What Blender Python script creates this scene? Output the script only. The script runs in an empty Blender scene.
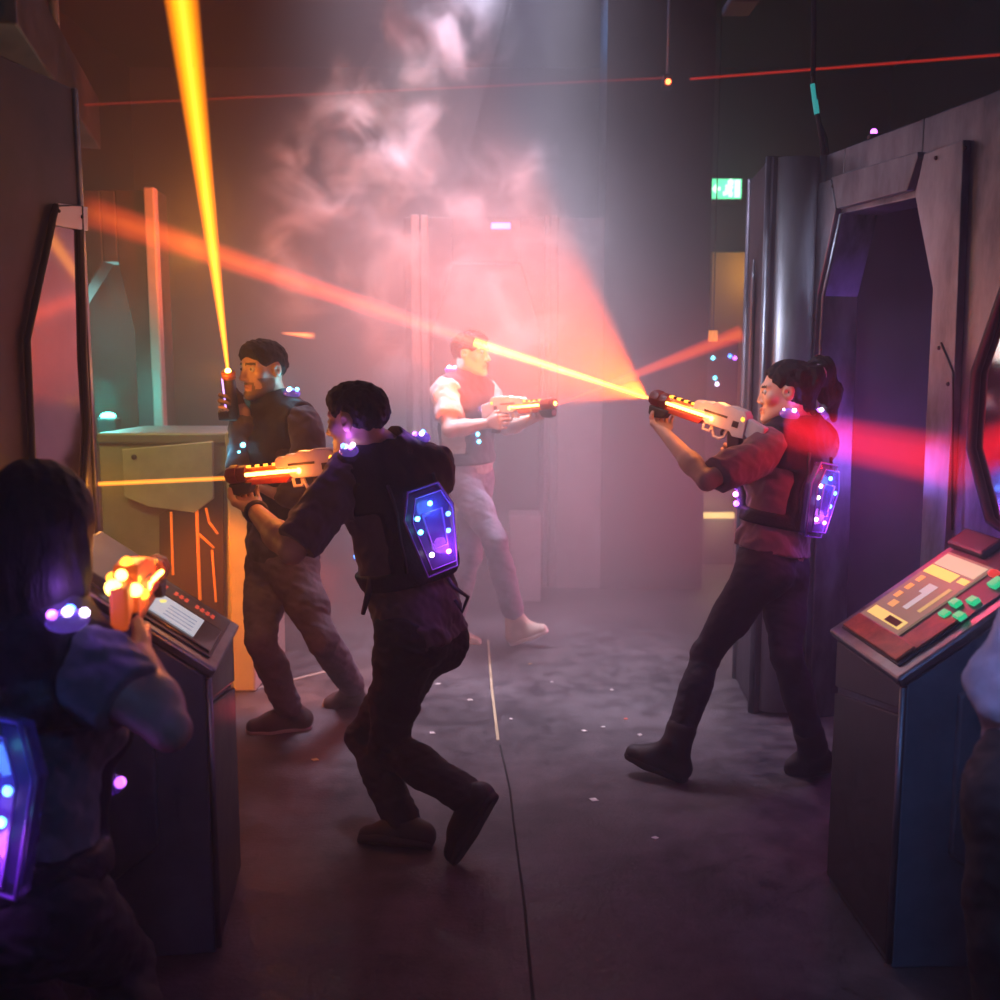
import bpy, bmesh, math, random
import numpy as np
from mathutils import Vector, Matrix

random.seed(7)
SC = bpy.context.scene
COL = SC.collection

# ------------------------------------------------------------------ camera
CH = 1.55
TH = math.atan(0.13)
CT, ST = math.cos(TH), math.sin(TH)

def ray(px, py):
    u = (px - 500.0) / 1000.0
    v = (500.0 - py) / 1000.0
    return np.array([u, CT + v * ST, -ST + v * CT])

def P(px, py, Y):
    """the place at distance Y down the room that is seen at (px, py)"""
    d = ray(px, py)
    return np.array([0, 0, CH]) + d * (Y / d[1])

def G(px, py, z=0.0):
    """the place on the floor (or height z) seen at (px, py)"""
    d = ray(px, py)
    return np.array([0, 0, CH]) + d * ((z - CH) / d[2])

def PX(px, py, x):
    d = ray(px, py)
    return np.array([0, 0, CH]) + d * (x / d[0])

def nrm(v):
    v = np.asarray(v, float)
    return v / max(np.linalg.norm(v), 1e-9)

def lerp(a, b, t):
    return np.asarray(a) * (1 - t) + np.asarray(b) * t

cam_data = bpy.data.cameras.new('camera')
cam = bpy.data.objects.new('camera', cam_data)
COL.objects.link(cam)
cam.location = (0, 0, CH)
cam.rotation_euler = (math.pi / 2 - TH, 0, 0)
cam_data.sensor_width = 36
cam_data.lens = 36
cam_data.clip_start = 0.05
cam_data.dof.use_dof = True
cam_data.dof.focus_distance = 3.5
cam_data.dof.aperture_fstop = 2.8
SC.camera = cam

SC.view_settings.view_transform = 'Standard'
SC.view_settings.look = 'None'
SC.view_settings.exposure = 0.0
SC.view_settings.gamma = 1.0
SC.view_settings.use_curve_mapping = False
try:
    cy = SC.cycles
    cy.use_denoising = True
    cy.denoiser = 'OPENIMAGEDENOISE'
    cy.use_adaptive_sampling = True
    cy.adaptive_threshold = .03
    cy.adaptive_min_samples = 12
    cy.max_bounces = 6
    cy.diffuse_bounces = 2
    cy.glossy_bounces = 3
    cy.transmission_bounces = 4
    cy.transparent_max_bounces = 12
    cy.volume_bounces = 0
    cy.volume_max_steps = 256
    cy.volume_step_rate = 5.0
    cy.sample_clamp_indirect = 4.0
    cy.sample_clamp_direct = 0.0
    cy.caustics_reflective = False
    cy.caustics_refractive = False
except Exception as e:
    print('cycles settings', e)

# ------------------------------------------------------------------ materials
def hexc(r, g, b):
    """display colour 0-255 -> linear"""
    f = lambda c: (c / 255.0 / 12.92) if c / 255.0 <= 0.04045 else ((c / 255.0 + 0.055) / 1.055) ** 2.4
    return (f(r), f(g), f(b), 1.0)

MATS = {}
def pmat(name, col, rough=0.6, metal=0.0, noise=0.0, nscale=8.0, bump=0.0, bscale=60.0, stretch=None, rvar=0.0, spec=0.5, alpha=1.0, trans=0.0, sheen=0.0, coat=0.0):
    if name in MATS:
        return MATS[name]
    m = bpy.data.materials.new(name)
    m.use_nodes = True
    nt = m.node_tree
    b = nt.nodes['Principled BSDF']
    b.inputs['Base Color'].default_value = (col[0], col[1], col[2], 1)
    b.inputs['Roughness'].default_value = rough
    b.inputs['Metallic'].default_value = metal
    b.inputs['Specular IOR Level'].default_value = spec
    b.inputs['Alpha'].default_value = alpha
    b.inputs['Transmission Weight'].default_value = trans
    b.inputs['Sheen Weight'].default_value = sheen
    b.inputs['Coat Weight'].default_value = coat
    tc = nt.nodes.new('ShaderNodeTexCoord')
    src = tc.outputs['Object']
    if stretch:
        mp = nt.nodes.new('ShaderNodeMapping')
        mp.inputs['Scale'].default_value = stretch
        nt.links.new(src, mp.inputs['Vector'])
        src = mp.outputs['Vector']
    if noise > 0 or rvar > 0:
        n = nt.nodes.new('ShaderNodeTexNoise')
        n.inputs['Scale'].default_value = nscale
        n.inputs['Detail'].default_value = 6
        n.inputs['Roughness'].default_value = 0.65
        nt.links.new(src, n.inputs['Vector'])
        if noise > 0:
            r = nt.nodes.new('ShaderNodeValToRGB')
            r.color_ramp.elements[0].position = 0.3
            r.color_ramp.elements[1].position = 0.72
            lo = [c * (1 - noise) for c in col[:3]]
            hi = [min(1, c * (1 + noise)) for c in col[:3]]
            r.color_ramp.elements[0].color = (*lo, 1)
            r.color_ramp.elements[1].color = (*hi, 1)
            nt.links.new(n.outputs['Fac'], r.inputs['Fac'])
            nt.links.new(r.outputs['Color'], b.inputs['Base Color'])
        if rvar > 0:
            mr = nt.nodes.new('ShaderNodeMapRange')
            mr.inputs['To Min'].default_value = max(0.03, rough - rvar)
            mr.inputs['To Max'].default_value = min(1, rough + rvar)
            mr.inputs['From Min'].default_value = 0.3
            mr.inputs['From Max'].default_value = 0.7
            nt.links.new(n.outputs['Fac'], mr.inputs['Value'])
            nt.links.new(mr.outputs['Result'], b.inputs['Roughness'])
    if bump > 0:
        n2 = nt.nodes.new('ShaderNodeTexNoise')
        n2.inputs['Scale'].default_value = bscale
        n2.inputs['Detail'].default_value = 4
        nt.links.new(src, n2.inputs['Vector'])
        bp = nt.nodes.new('ShaderNodeBump')
        bp.inputs['Strength'].default_value = bump
        bp.inputs['Distance'].default_value = 0.01
        nt.links.new(n2.outputs['Fac'], bp.inputs['Height'])
        nt.links.new(bp.outputs['Normal'], b.inputs['Normal'])
    MATS[name] = m
    return m

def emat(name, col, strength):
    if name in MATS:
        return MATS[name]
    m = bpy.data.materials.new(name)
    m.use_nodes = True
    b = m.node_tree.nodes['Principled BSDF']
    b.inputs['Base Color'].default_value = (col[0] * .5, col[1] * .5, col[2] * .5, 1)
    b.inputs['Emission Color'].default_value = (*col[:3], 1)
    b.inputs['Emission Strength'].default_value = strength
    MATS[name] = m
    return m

# ------------------------------------------------------------------ object helpers
def mesh_obj(name, me, mats, parent=None, local=False):
    o = bpy.data.objects.new(name, me)
    COL.objects.link(o)
    for m in (mats if isinstance(mats, (list, tuple)) else [mats]):
        me.materials.append(m)
    if parent is not None:
        o.parent = parent
        o.matrix_parent_inverse = Matrix.Identity(4)
        if not local:                     # geometry given in world space
            o.matrix_basis = world_of(parent).inverted()
    return o

def world_of(o):
    m = o.matrix_basis.copy()
    while o.parent is not None:
        o = o.parent
        m = o.matrix_basis @ m
    return m

def tag(o, label=None, cat=None, group=None, kind=None):
    if label: o['label'] = label
    if cat: o['category'] = cat
    if group: o['group'] = group
    if kind: o['kind'] = kind
    return o

def thing(name, loc, label, cat, group=None):
    o = bpy.data.objects.new(name, None)
    COL.objects.link(o)
    o.empty_display_size = 0.1
    o.location = Vector([float(c) for c in loc])
    return tag(o, label, cat, group)

class MB:
    """collects shapes for ONE mesh"""
    def __init__(s):
        s.bm = bmesh.new()
        s.mi = 0
    def _mat(s, faces):
        for f in faces: f.material_index = s.mi
    def box(s, lo, hi, M=None, bev=0.0):
        lo = np.minimum(lo, hi) if False else lo
        vs = [s.bm.verts.new((x, y, z)) for x in (lo[0], hi[0]) for y in (lo[1], hi[1]) for z in (lo[2], hi[2])]
        idx = [(0, 1, 3, 2), (4, 6, 7, 5), (0, 4, 5, 1), (2, 3, 7, 6), (0, 2, 6, 4), (1, 5, 7, 3)]
        fs = [s.bm.faces.new([vs[i] for i in q]) for q in idx]
        s._mat(fs)
        if bev > 0:
            es = list({e for f in fs for e in f.edges})
            r = bmesh.ops.bevel(s.bm, geom=es, offset=bev, segments=2, affect='EDGES', profile=0.5)
            s._mat(r['faces'])
            vs = list({v for v in vs if v.is_valid} | {v for f in r['faces'] for v in f.verts})
        if M is not None:
            bmesh.ops.transform(s.bm, matrix=M, verts=vs)
        return s
    def prism(s, pts, off):
        """closed polygon pts (world) swept by vector off"""
        off = Vector([float(c) for c in off])
        a = [s.bm.verts.new(Vector([float(c) for c in p])) for p in pts]
        b = [s.bm.verts.new(v.co + off) for v in a]
        n = len(a)
        fs = [s.bm.faces.new(a), s.bm.faces.new(b[::-1])]
        for i in range(n):
            fs.append(s.bm.faces.new([a[i], b[i], b[(i + 1) % n], a[(i + 1) % n]][::-1]))
        s._mat(fs)
        bmesh.ops.recalc_face_normals(s.bm, faces=fs)
        return s
    def tube(s, pts, r, seg=10, closed=False, caps=True):
        pts = [Vector([float(c) for c in p]) for p in pts]
        rs = r if isinstance(r, (list, tuple)) else [r] * len(pts)
        rings = []
        n = len(pts)
        prev = None
        for i, p in enumerate(pts):
            if closed:
                t = (pts[(i + 1) % n] - pts[i - 1]).normalized()
            else:
                t = (pts[min(i + 1, n - 1)] - pts[max(i - 1, 0)]).normalized()
            if prev is None:
                a = Vector((0, 0, 1)) if abs(t.z) < 0.9 else Vector((1, 0, 0))
                x = t.cross(a).normalized()
            else:
                x = (prev - t * prev.dot(t)).normalized()
            prev = x
            y = t.cross(x)
            rings.append([s.bm.verts.new(p + (x * math.cos(q) + y * math.sin(q)) * rs[i]) for q in [2 * math.pi * k / seg for k in range(seg)]])
        fs = []
        for i in range(n if closed else n - 1):
            A, B = rings[i], rings[(i + 1) % n]
            for k in range(seg):
                fs.append(s.bm.faces.new([A[k], A[(k + 1) % seg], B[(k + 1) % seg], B[k]]))
        if caps and not closed:
            fs.append(s.bm.faces.new(rings[0][::-1]))
            fs.append(s.bm.faces.new(rings[-1]))
        for f in fs: f.smooth = True
        s._mat(fs)
        return s
    def ball(s, c, r, seg=10, sc=(1, 1, 1), M=None):
        T = Matrix.Translation(Vector([float(q) for q in c])) @ (M if M is not None else Matrix.Identity(4)) @ Matrix.Diagonal((sc[0] * r, sc[1] * r, sc[2] * r, 1))
        v = bmesh.ops.create_uvsphere(s.bm, u_segments=seg, v_segments=max(6, seg * 2 // 3), radius=1.0, matrix=T)
        fs = {f for q in v['verts'] for f in q.link_faces}
        for f in fs: f.smooth = True
        s._mat(fs)
        return s
    def build(s, name, mats, parent=None, bevel=0.0, smooth=False, local=False):
        me = bpy.data.meshes.new(name)
        bmesh.ops.recalc_face_normals(s.bm, faces=s.bm.faces[:])
        s.bm.to_mesh(me)
        s.bm.free()
        o = mesh_obj(name, me, mats, parent, local)
        if bevel > 0:
            md = o.modifiers.new('bevel', 'BEVEL')
            md.width = bevel
            md.segments = 2
            md.limit_method = 'ANGLE'
            md.angle_limit = math.radians(35)
        if smooth:
            for p in me.polygons: p.use_smooth = True
        return o

def frame(o, x, y, z):
    """matrix with columns x, y, z at o"""
    M = Matrix.Identity(4)
    for i, a in enumerate((x, y, z)):
        for k in range(3): M[k][i] = float(a[k])
    for k in range(3): M[k][3] = float(o[k])
    return M

def light(name, kind, loc, energy, col, size=0.1, aim=None, spot=60, blend=0.5, vol=1.0, sx=None, sy=None, spec=1.0, diff=1.0):
    d = bpy.data.lights.new(name, kind)
    d.energy = energy
    d.color = col
    if kind == 'AREA':
        if sx:
            d.shape = 'RECTANGLE'; d.size = sx; d.size_y = sy
        else:
            d.size = size
    else:
        d.shadow_soft_size = size
    if kind == 'SPOT':
        d.spot_size = math.radians(spot); d.spot_blend = blend
    o = bpy.data.objects.new(name, d)
    COL.objects.link(o)
    o.location = Vector([float(c) for c in loc])
    o.visible_camera = False
    if aim is not None:
        v = Vector([float(c) for c in aim]) - o.location
        o.rotation_euler = v.to_track_quat('-Z', 'Y').to_euler()
    return o

# ------------------------------------------------------------------ implicit surfaces for bodies and clothes
def smin(a, b, k):
    h = np.clip(0.5 + 0.5 * (a - b) / k, 0, 1)
    return a * (1 - h) + b * h - k * h * (1 - h)

class Field:
    def __init__(s):
        s.ops = []
    def copy(s):
        f = Field(); f.ops = list(s.ops); return f
    def join(s, o):
        s.ops += o.ops; return s
    def cap(s, a, b, ra, rb, k=0.02, op='u'):
        a = np.asarray(a, float); b = np.asarray(b, float)
        ab = b - a; L2 = max(ab @ ab, 1e-9)
        def fn(p):
            q = p - a
            t = np.clip((q @ ab) / L2, 0, 1)
            q = q - t[..., None] * ab
            return np.sqrt((q * q).sum(-1)) - (ra + (rb - ra) * t)
        s.ops.append((op, fn, (a + b) / 2, math.sqrt(L2) / 2 + max(ra, rb), k))
        return s
    def ball(s, c, r, k=0.02, op='u'):
        c = np.asarray(c, float)
        def fn(p):
            q = p - c
            return np.sqrt((q * q).sum(-1)) - r
        s.ops.append((op, fn, c, r, k))
        return s
    def ell(s, c, R, r, k=0.02, op='u'):
        """ellipsoid: R rows are the axes, r radii"""
        c = np.asarray(c, float); R = np.asarray(R, float); r = np.asarray(r, float)
        def fn(p):
            q = (p - c) @ R.T
            a = np.sqrt(((q / r) ** 2).sum(-1)); b = np.sqrt(((q / r ** 2) ** 2).sum(-1)) + 1e-9
            return a * (a - 1) / b
        s.ops.append((op, fn, c, float(r.max()), k))
        return s
    def ecap(s, a, b, side, wa, da, wb, db, k=0.03, op='u'):
        """capsule of elliptical section; side = wide direction"""
        a = np.asarray(a, float); b = np.asarray(b, float)
        ab = b - a; L2 = ab @ ab; u = nrm(ab)
        sd = nrm(side - u * (np.asarray(side) @ u)); fw = np.cross(u, sd)
        def fn(p):
            q = p - a
            t = np.clip((q @ ab) / L2, 0, 1)
            q = q - t[..., None] * ab
            w = wa + (wb - wa) * t; d = da + (db - da) * t; c = np.minimum(w, d) * 0.8
            x, y, z = q @ sd, q @ fw, q @ u
            A = np.sqrt((x / w) ** 2 + (y / d) ** 2 + (z / c) ** 2)
            B = np.sqrt((x / w ** 2) ** 2 + (y / d ** 2) ** 2 + (z / c ** 2) ** 2) + 1e-9
            return A * (A - 1) / B
        s.ops.append((op, fn, (a + b) / 2, math.sqrt(L2) / 2 + max(wa, wb, da, db), k))
        return s
    def off(s, r):
        s.ops.append(('o', r, None, 0, 0)); return s
    def disp(s, fn):
        s.ops.append(('d', fn, None, 0, 0)); return s
    def keep(s, fn, k=0.004):
        """keep where fn(p) < 0"""
        s.ops.append(('i', fn, None, 0, k)); return s
    def plane(s, o, n, k=0.004):
        """keep the side n points to"""
        o = np.asarray(o, float); n = nrm(n)
        return s.keep(lambda p: -((p - o) @ n), k)
    def eval(s, p, cen=None, rad=0.0):
        d = np.full(p.shape[:-1], 1.0)
        for op, fn, bc, br, k in s.ops:
            if op == 'o':
                d = d - fn
            elif op == 'd':
                d = d + fn(p)
            elif op == 'i':
                e = fn(p); d = -smin(-d, -e, k)
            else:
                if cen is not None:
                    sel = np.nonzero(np.sqrt(((cen - bc) ** 2).sum(-1)) < br + rad + 0.07 + k)[0]
                    if len(sel) == 0: continue
                    e = fn(p[sel])
                    d[sel] = smin(d[sel], e, k) if op == 'u' else -smin(-d[sel], e, k)
                else:
                    e = fn(p)
                    d = smin(d, e, k) if op == 'u' else -smin(-d, e, k)
        return d
    def bounds(s):
        lo = np.full(3, 9.0); hi = -lo
        for op, fn, bc, br, k in s.ops:
            if op == 'u':
                lo = np.minimum(lo, bc - br); hi = np.maximum(hi, bc + br)
        return lo - 0.04, hi + 0.04

EDG = [(0, 1), (2, 3), (4, 5), (6, 7), (0, 2), (1, 3), (4, 6), (5, 7), (0, 4), (1, 5), (2, 6), (3, 7)]
def surf_net(f, h, name, relax=1):
    lo, hi = f.bounds()
    B = 8
    nb = np.maximum(1, np.ceil((hi - lo) / (h * B)).astype(int))
    bi = np.stack(np.meshgrid(*[np.arange(n) for n in nb], indexing='ij'), -1).reshape(-1, 3)
    cen = lo + (bi + 0.5) * (h * B)
    cv = f.eval(cen)
    rad = h * B * 0.87
    keep = np.abs(cv) < rad * 1.5 + 0.015
    base = np.where(cv < 0, -1.0, 1.0).reshape(nb)
    F = np.ones(nb * B + 1, dtype=np.float32)
    F[:-1, :-1, :-1] = base.repeat(B, 0).repeat(B, 1).repeat(B, 2)
    offs = np.stack(np.meshgrid(*[np.arange(B + 1)] * 3, indexing='ij'), -1).reshape(-1, 3)
    kb = bi[keep]; kc = cen[keep]
    for i in range(0, len(kb), 300):
        gi = kb[i:i + 300, None, :] * B + offs[None]
        v = f.eval(lo + gi * h, kc[i:i + 300], rad)
        F[gi[..., 0], gi[..., 1], gi[..., 2]] = v
    S = F < 0
    n = np.array(F.shape) - 1
    cnt = np.zeros(n, dtype=np.uint8)
    for dx in (0, 1):
        for dy in (0, 1):
            for dz in (0, 1):
                cnt += S[dx:n[0] + dx, dy:n[1] + dy, dz:n[2] + dz]
    act = np.argwhere((cnt > 0) & (cnt < 8))
    cor = np.array([(x, y, z) for x in (0, 1) for y in (0, 1) for z in (0, 1)])
    V = np.stack([F[act[:, 0] + c[0], act[:, 1] + c[1], act[:, 2] + c[2]] for c in cor], 1).astype(float)
    acc = np.zeros((len(act), 3)); num = np.zeros(len(act))
    for a, b in EDG:
        fa, fb = V[:, a], V[:, b]
        m = (fa < 0) != (fb < 0)
        t = np.where(m, fa / np.where(m, fa - fb, 1), 0)
        pt = cor[a] + t[:, None] * (cor[b] - cor[a])
        acc += pt * m[:, None]; num += m
    verts = lo + (act + acc / num[:, None]) * h
    vid = np.full(n, -1, dtype=np.int64)
    vid[act[:, 0], act[:, 1], act[:, 2]] = np.arange(len(act))
    quads = []
    for ax in range(3):
        o1, o2 = [(1, 2), (2, 0), (0, 1)][ax]
        sl = [slice(1, n[k]) for k in range(3)]; sl[ax] = slice(0, n[ax])
        s2 = [slice(1, n[k]) for k in range(3)]; s2[ax] = slice(1, n[ax] + 1)
        A = S[tuple(sl)]; C = S[tuple(s2)]
        e = np.argwhere(A != C)
        if len(e) == 0: continue
        flip = ~A[e[:, 0], e[:, 1], e[:, 2]]
        g = e.copy(); g[:, o1] += 1; g[:, o2] += 1
        d1 = np.zeros(3, int); d1[o1] = 1; d2 = np.zeros(3, int); d2[o2] = 1
        def at(q): return vid[q[:, 0], q[:, 1], q[:, 2]]
        q = np.stack([at(g - d1 - d2), at(g - d2), at(g), at(g - d1)], 1)
        q[flip] = q[flip][:, ::-1]
        quads.append(q)
    Q = np.concatenate(quads)
    Q = Q[(Q >= 0).all(1)]
    for _ in range(relax):
        s_ = np.zeros_like(verts); c_ = np.zeros(len(verts))
        for a, b in ((0, 1), (1, 2), (2, 3), (3, 0)):
            for i, j in ((a, b), (b, a)):
                for k in range(3):
                    s_[:, k] += np.bincount(Q[:, i], verts[Q[:, j], k], len(verts))
                c_ += np.bincount(Q[:, i], None, len(verts))
        verts = verts * 0.5 + 0.5 * s_ / np.maximum(c_, 1)[:, None]
    me = bpy.data.meshes.new(name)
    me.vertices.add(len(verts)); me.vertices.foreach_set('co', verts.astype(np.float32).ravel())
    me.loops.add(Q.size); me.loops.foreach_set('vertex_index', Q.astype(np.int32).ravel())
    me.polygons.add(len(Q))
    me.polygons.foreach_set('loop_start', np.arange(0, Q.size, 4, dtype=np.int32))
    me.polygons.foreach_set('loop_total', np.full(len(Q), 4, dtype=np.int32))
    me.polygons.foreach_set('use_smooth', np.ones(len(Q), dtype=bool))
    me.update(calc_edges=True)
    return me, verts, Q

def sdf_obj(name, f, h, mat, parent, relax=1):
    me, v, q = surf_net(f, h, name, relax)
    return mesh_obj(name, me, mat, parent)

def folds(amp, sc, seed=0.0, stretch=(1, 1, 1)):
    st = np.array(stretch) * sc
    def fn(p):
        x, y, z = p[..., 0] * st[0] + seed, p[..., 1] * st[1] - seed * 1.7, p[..., 2] * st[2] + seed * 0.6
        a = np.sin(x * 1.0 + 1.9 * np.sin(y * 0.83 + z * 0.6) + 0.7 * z)
        b = np.sin(z * 1.31 + 1.6 * np.sin(x * 0.71 - y * 0.9) + y * 0.5)
        c = np.sin((x + y) * 2.1 + 1.3 * np.sin(z * 1.7))
        return amp * (0.55 * a + 0.5 * b + 0.3 * c)
    return fn

# ------------------------------------------------------------------ people
def hand_ops(f, wr, d, n, right, s=1.0, curl=(45, 60, 40), spread=0.0, thumb=0.4):
    """palm, four separate fingers and a thumb; d points wrist -> knuckles, n is the palm's inner side"""
    wr = np.asarray(wr, float); d = nrm(d); n = np.asarray(n, float); n = nrm(n - d * (n @ d))
    u = np.cross(d, n) * (1 if right else -1)            # towards the thumb
    for i in range(4):
        a = wr + s * (d * 0.012 + u * (0.014 - i * 0.009))
        b = wr + s * (d * (0.088 - 0.004 * abs(i - 1)) + u * (0.033 - i * 0.0215))
        f.cap(a, b, 0.0145 * s, 0.0118 * s, 0.012)
    L = [(.043, .027, .021), (.047, .031, .022), (.044, .029, .021), (.035, .022, .018)]
    for i in range(4):
        p = wr + s * (d * (0.088 - 0.004 * abs(i - 1)) + u * (0.033 - i * 0.0215))
        ang = 0
        r = 0.0094 * s * (0.88 if i == 3 else 1)
        for j in range(3):
            ang += math.radians(curl[j] + i * 3)
            dd = d * math.cos(ang) + n * math.sin(ang) + u * spread * (1.5 - i) * 0.3
            q = p + nrm(dd) * L[i][j] * s
            f.cap(p, q, r, r * 0.9, 0.005)
            p = q; r *= 0.9
    a = wr + s * (d * 0.022 + u * 0.02)
    b = a + s * 0.042 * nrm(d * 0.62 + u * 0.72 + n * 0.25)
    c = b + s * 0.034 * nrm(d * 0.8 + u * 0.25 + n * thumb)
    e = c + s * 0.027 * nrm(d * 0.8 - u * 0.05 + n * (thumb + 0.35))
    f.cap(a, b, 0.0165 * s, 0.0125 * s, 0.012)
    f.cap(b, c, 0.0115 * s, 0.0102 * s, 0.006)
    f.cap(c, e, 0.0102 * s, 0.0085 * s, 0.005)

def head_frame(fwd, up=(0, 0, 1)):
    y = nrm(fwd); z = nrm(np.asarray(up) - y * (np.asarray(up) @ y)); x = np.cross(y, z)
    return np.array([x, y, z])

def head_ops(f, c, R, s, female=False):
    T = lambda x, y, z: c + s * (R[0] * x + R[1] * y + R[2] * z)
    E = lambda p, r, k=0.02, op='u': f.ell(T(*p), R, np.array(r) * s, k, op)
    j = 0.92 if female else 1.0
    E((0, -.014, .032), (.075, .095, .083))
    E((0, .026, -.03), (.056 * j, .062, .08), .03)
    for q in (-1, 1):
        f.cap(T(q * .05 * j, -.005, -.05), T(q * .012, .07, -.094), .021 * s, .018 * s, .025)
        f.cap(T(q * .045, .064, .03), T(0, .080 if female else .082, .027), (.009 if female else .011) * s, (.010 if female else .012) * s, .014)
        f.ball(T(q * .044, .056, -.016), .021 * s, .02)
    f.ball(T(0, .077, -.097), .017 * s, .02)
    for q in (-1, 1):
        f.ball(T(q * .031, .093, .007), .0155 * s, .012, 's')
    f.cap(T(0, .084, .018), T(0, .100 if female else .106, -.026), .0080 * s, (.0105 if female else .0125) * s, .012)
    for q in (-1, 1):
        f.ball(T(q * .011, .093, -.032), .008 * s, .008)
        f.cap(T(q * .019, .081, -.0605), T(0, .0925, -.0585), .0055 * s, .007 * s, .006)
        f.cap(T(q * .017, .080, -.070), T(0, .0915, -.0715), .006 * s, .0078 * s, .006)
        f.ell(T(q * .077, -.01, .0), R, np.array([.011, .021, .031]) * s, .008)
        f.ball(T(q * .088, -.004, .002), .011 * s, .006, 's')
    f.cap(T(-.016, .094, -.0655), T(.016, .094, -.0655), .003 * s, .003 * s, .004, 's')

SKIN = {}
def skin(name, col):
    return pmat('skin_' + name, col, rough=0.5, noise=0.12, nscale=18, bump=0.08, bscale=220, spec=0.4)

def person(name, label, S):
    """S: joints in world space and looks; returns the root with body, hair, clothing"""
    J = {k: np.asarray(v, float) for k, v in S['J'].items()}
    s = S.get('s', 1.0); fem = S.get('female', False); h = S.get('h', 0.005)
    root = thing('person', (J['pel'][0], J['pel'][1], 0), label, 'person')
    shm = (J['shL'] + J['shR']) / 2
    pel = J['pel']; upT = nrm(shm - pel)
    rt = nrm(nrm(J['shR'] - J['shL']) - upT * (nrm(J['shR'] - J['shL']) @ upT))
    fw = np.cross(upT, rt)
    rp = nrm(J['hipR'] - J['hipL']); 
    fwp = np.cross(np.array([0, 0, 1.0]), rp)
    HR = head_frame(S['hf'], S.get('hup', (0, 0, 1)))
    hc = J['head']
    # ---- torso
    tor = Field()
    ww = 0.118 if fem else 0.140
    hw = 0.150 if fem else 0.145
    tor.ecap(pel - upT * .02, pel + upT * .05, rp, hw * s, .105 * s, hw * s, .105 * s)
    tor.ecap(lerp(pel, shm, .12), lerp(pel, shm, .5), rt, (hw - .015) * s, .1 * s, ww * s, .094 * s, .05)
    tor.ecap(lerp(pel, shm, .45), lerp(pel, shm, .82), rt, ww * s, .096 * s, (.142 if fem else .16) * s, .105 * s, .06)
    tor.ecap(lerp(pel, shm, .8), shm - upT * .02, rt, (.135 if fem else .155) * s, .1 * s, .115 * s, .075 * s, .05)
    tor.cap(J['shL'] - upT * .012, J['shR'] - upT * .012, .052 * s, .052 * s, .05)
    nb = J.get('neck', shm + upT * .05)
    hb = hc + s * (HR[1] * -.025 + HR[2] * -.055)
    for q in ('shL', 'shR'):
        tor.cap(lerp(nb, hb, .25), lerp(nb, J[q], .85), .046 * s, .04 * s, .05)
    if fem:
        for q in (-1, 1):
            tor.ball(lerp(pel, shm, .70) + rt * .07 * q + fw * .082, .052, .05)
    for q in (-1, 1):
        tor.ball(pel - fwp * .04 + rp * .066 * q - upT * .05, (.088 if fem else .084) * s, .05)
    # ---- arms
    arms = Field(); uarm = Field()
    for e in 'LR':
        a, b, c = J['sh' + e], J['el' + e], J['wr' + e]
        ra = .9 if fem else 1.0
        for F_ in (arms, uarm):
            F_.cap(a, lerp(a, b, .45), .053 * s * ra, .049 * s * ra, .04)
            F_.cap(lerp(a, b, .35), b, .049 * s * ra, .039 * s * ra, .02)
        arms.cap(b, lerp(b, c, .38), .039 * s * ra, .043 * s * ra, .015)
        arms.cap(lerp(b, c, .3), c, .043 * s * ra, .0265 * s * ra, .02)
    # ---- legs
    legs = Field()
    for e in 'LR':
        a, b, c = J['hip' + e], J['kn' + e], J['an' + e]
        th = nrm(b - a); sh = nrm(c - b)
        back = nrm(th - sh + 1e-4 - 0.0 * th)             # knee points along th - sh
        shin = Field() if e == 'L' else shin
        shin.cap(a, b, .072 * s, .046 * s, .02).cap(b, lerp(b, c, .35), .045 * s, .045 * s, .02).cap(lerp(b, c, .3), c, .045 * s, .032 * s, .02)
        legs.cap(a, lerp(a, b, .55), .088 * s, .074 * s, .05)
        legs.cap(lerp(a, b, .5), b, .075 * s, .055 * s, .02)
        legs.cap(b, lerp(b, c, .35) - back * .014, .053 * s, .056 * s, .02)
        legs.cap(lerp(b, c, .3) - back * .014, c, .055 * s, .036 * s, .02)
    # ---- the body: one continuous surface
    body = Field().join(tor).join(shin).join(arms)
    body.cap(nb - upT * .03, hb, .060 * s * (.88 if fem else 1), .054 * s * (.85 if fem else 1), .03)
    head_ops(body, hc, HR, s, fem)
    for e in 'LR':
        a, b = J['wr' + e], J['el' + e]
        hd = S['hand' + e]
        hand_ops(body, a, hd[0], hd[1], e == 'R', s * (.93 if fem else 1), *hd[2:])
    sk = skin(S['skin_name'], S['skin'])
    me, V, Q = surf_net(body, h * .8, 'body', 1)
    bo = mesh_obj('body', me, [sk, pmat('lips_' + S['skin_name'], [c * t for c, t in zip(S['skin'], (.8, .5, .5))], .4), pmat('brow_hair', (.02, .014, .012), .8), pmat('stubble_' + S['skin_name'], [c * .3 for c in S['skin']], .7)], root)
    fc = V[Q].mean(1)
    hl = ((fc - hc) @ HR.T) / s
    x, y, z = hl[:, 0], hl[:, 1], hl[:, 2]
    mi = np.zeros(len(Q), dtype=np.int32)
    if S.get('beard'):
        ax_ = np.abs(x)
        mi[(z > -.13) & (y > .0) & (((z < -.083 + ax_ * .25) & (y > .01)) | ((ax_ < .032) & (z < -.044) & (y > .07)) | ((ax_ > .05) & (z < -.03)))] = 3
    mi[(y > .078) & (np.abs(x) < .024) & (z < -.054) & (z > -.079)] = 1
    mi[(y > .055) & (np.abs(x) > .012) & (np.abs(x) < .05) & (z > .024 - .1 * np.maximum(0, np.abs(x) - .035)) & (z < .034)] = 2
    me.polygons.foreach_set('material_index', mi)
    T = lambda x, y, z: hc + s * (HR[0] * x + HR[1] * y + HR[2] * z)
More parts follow.
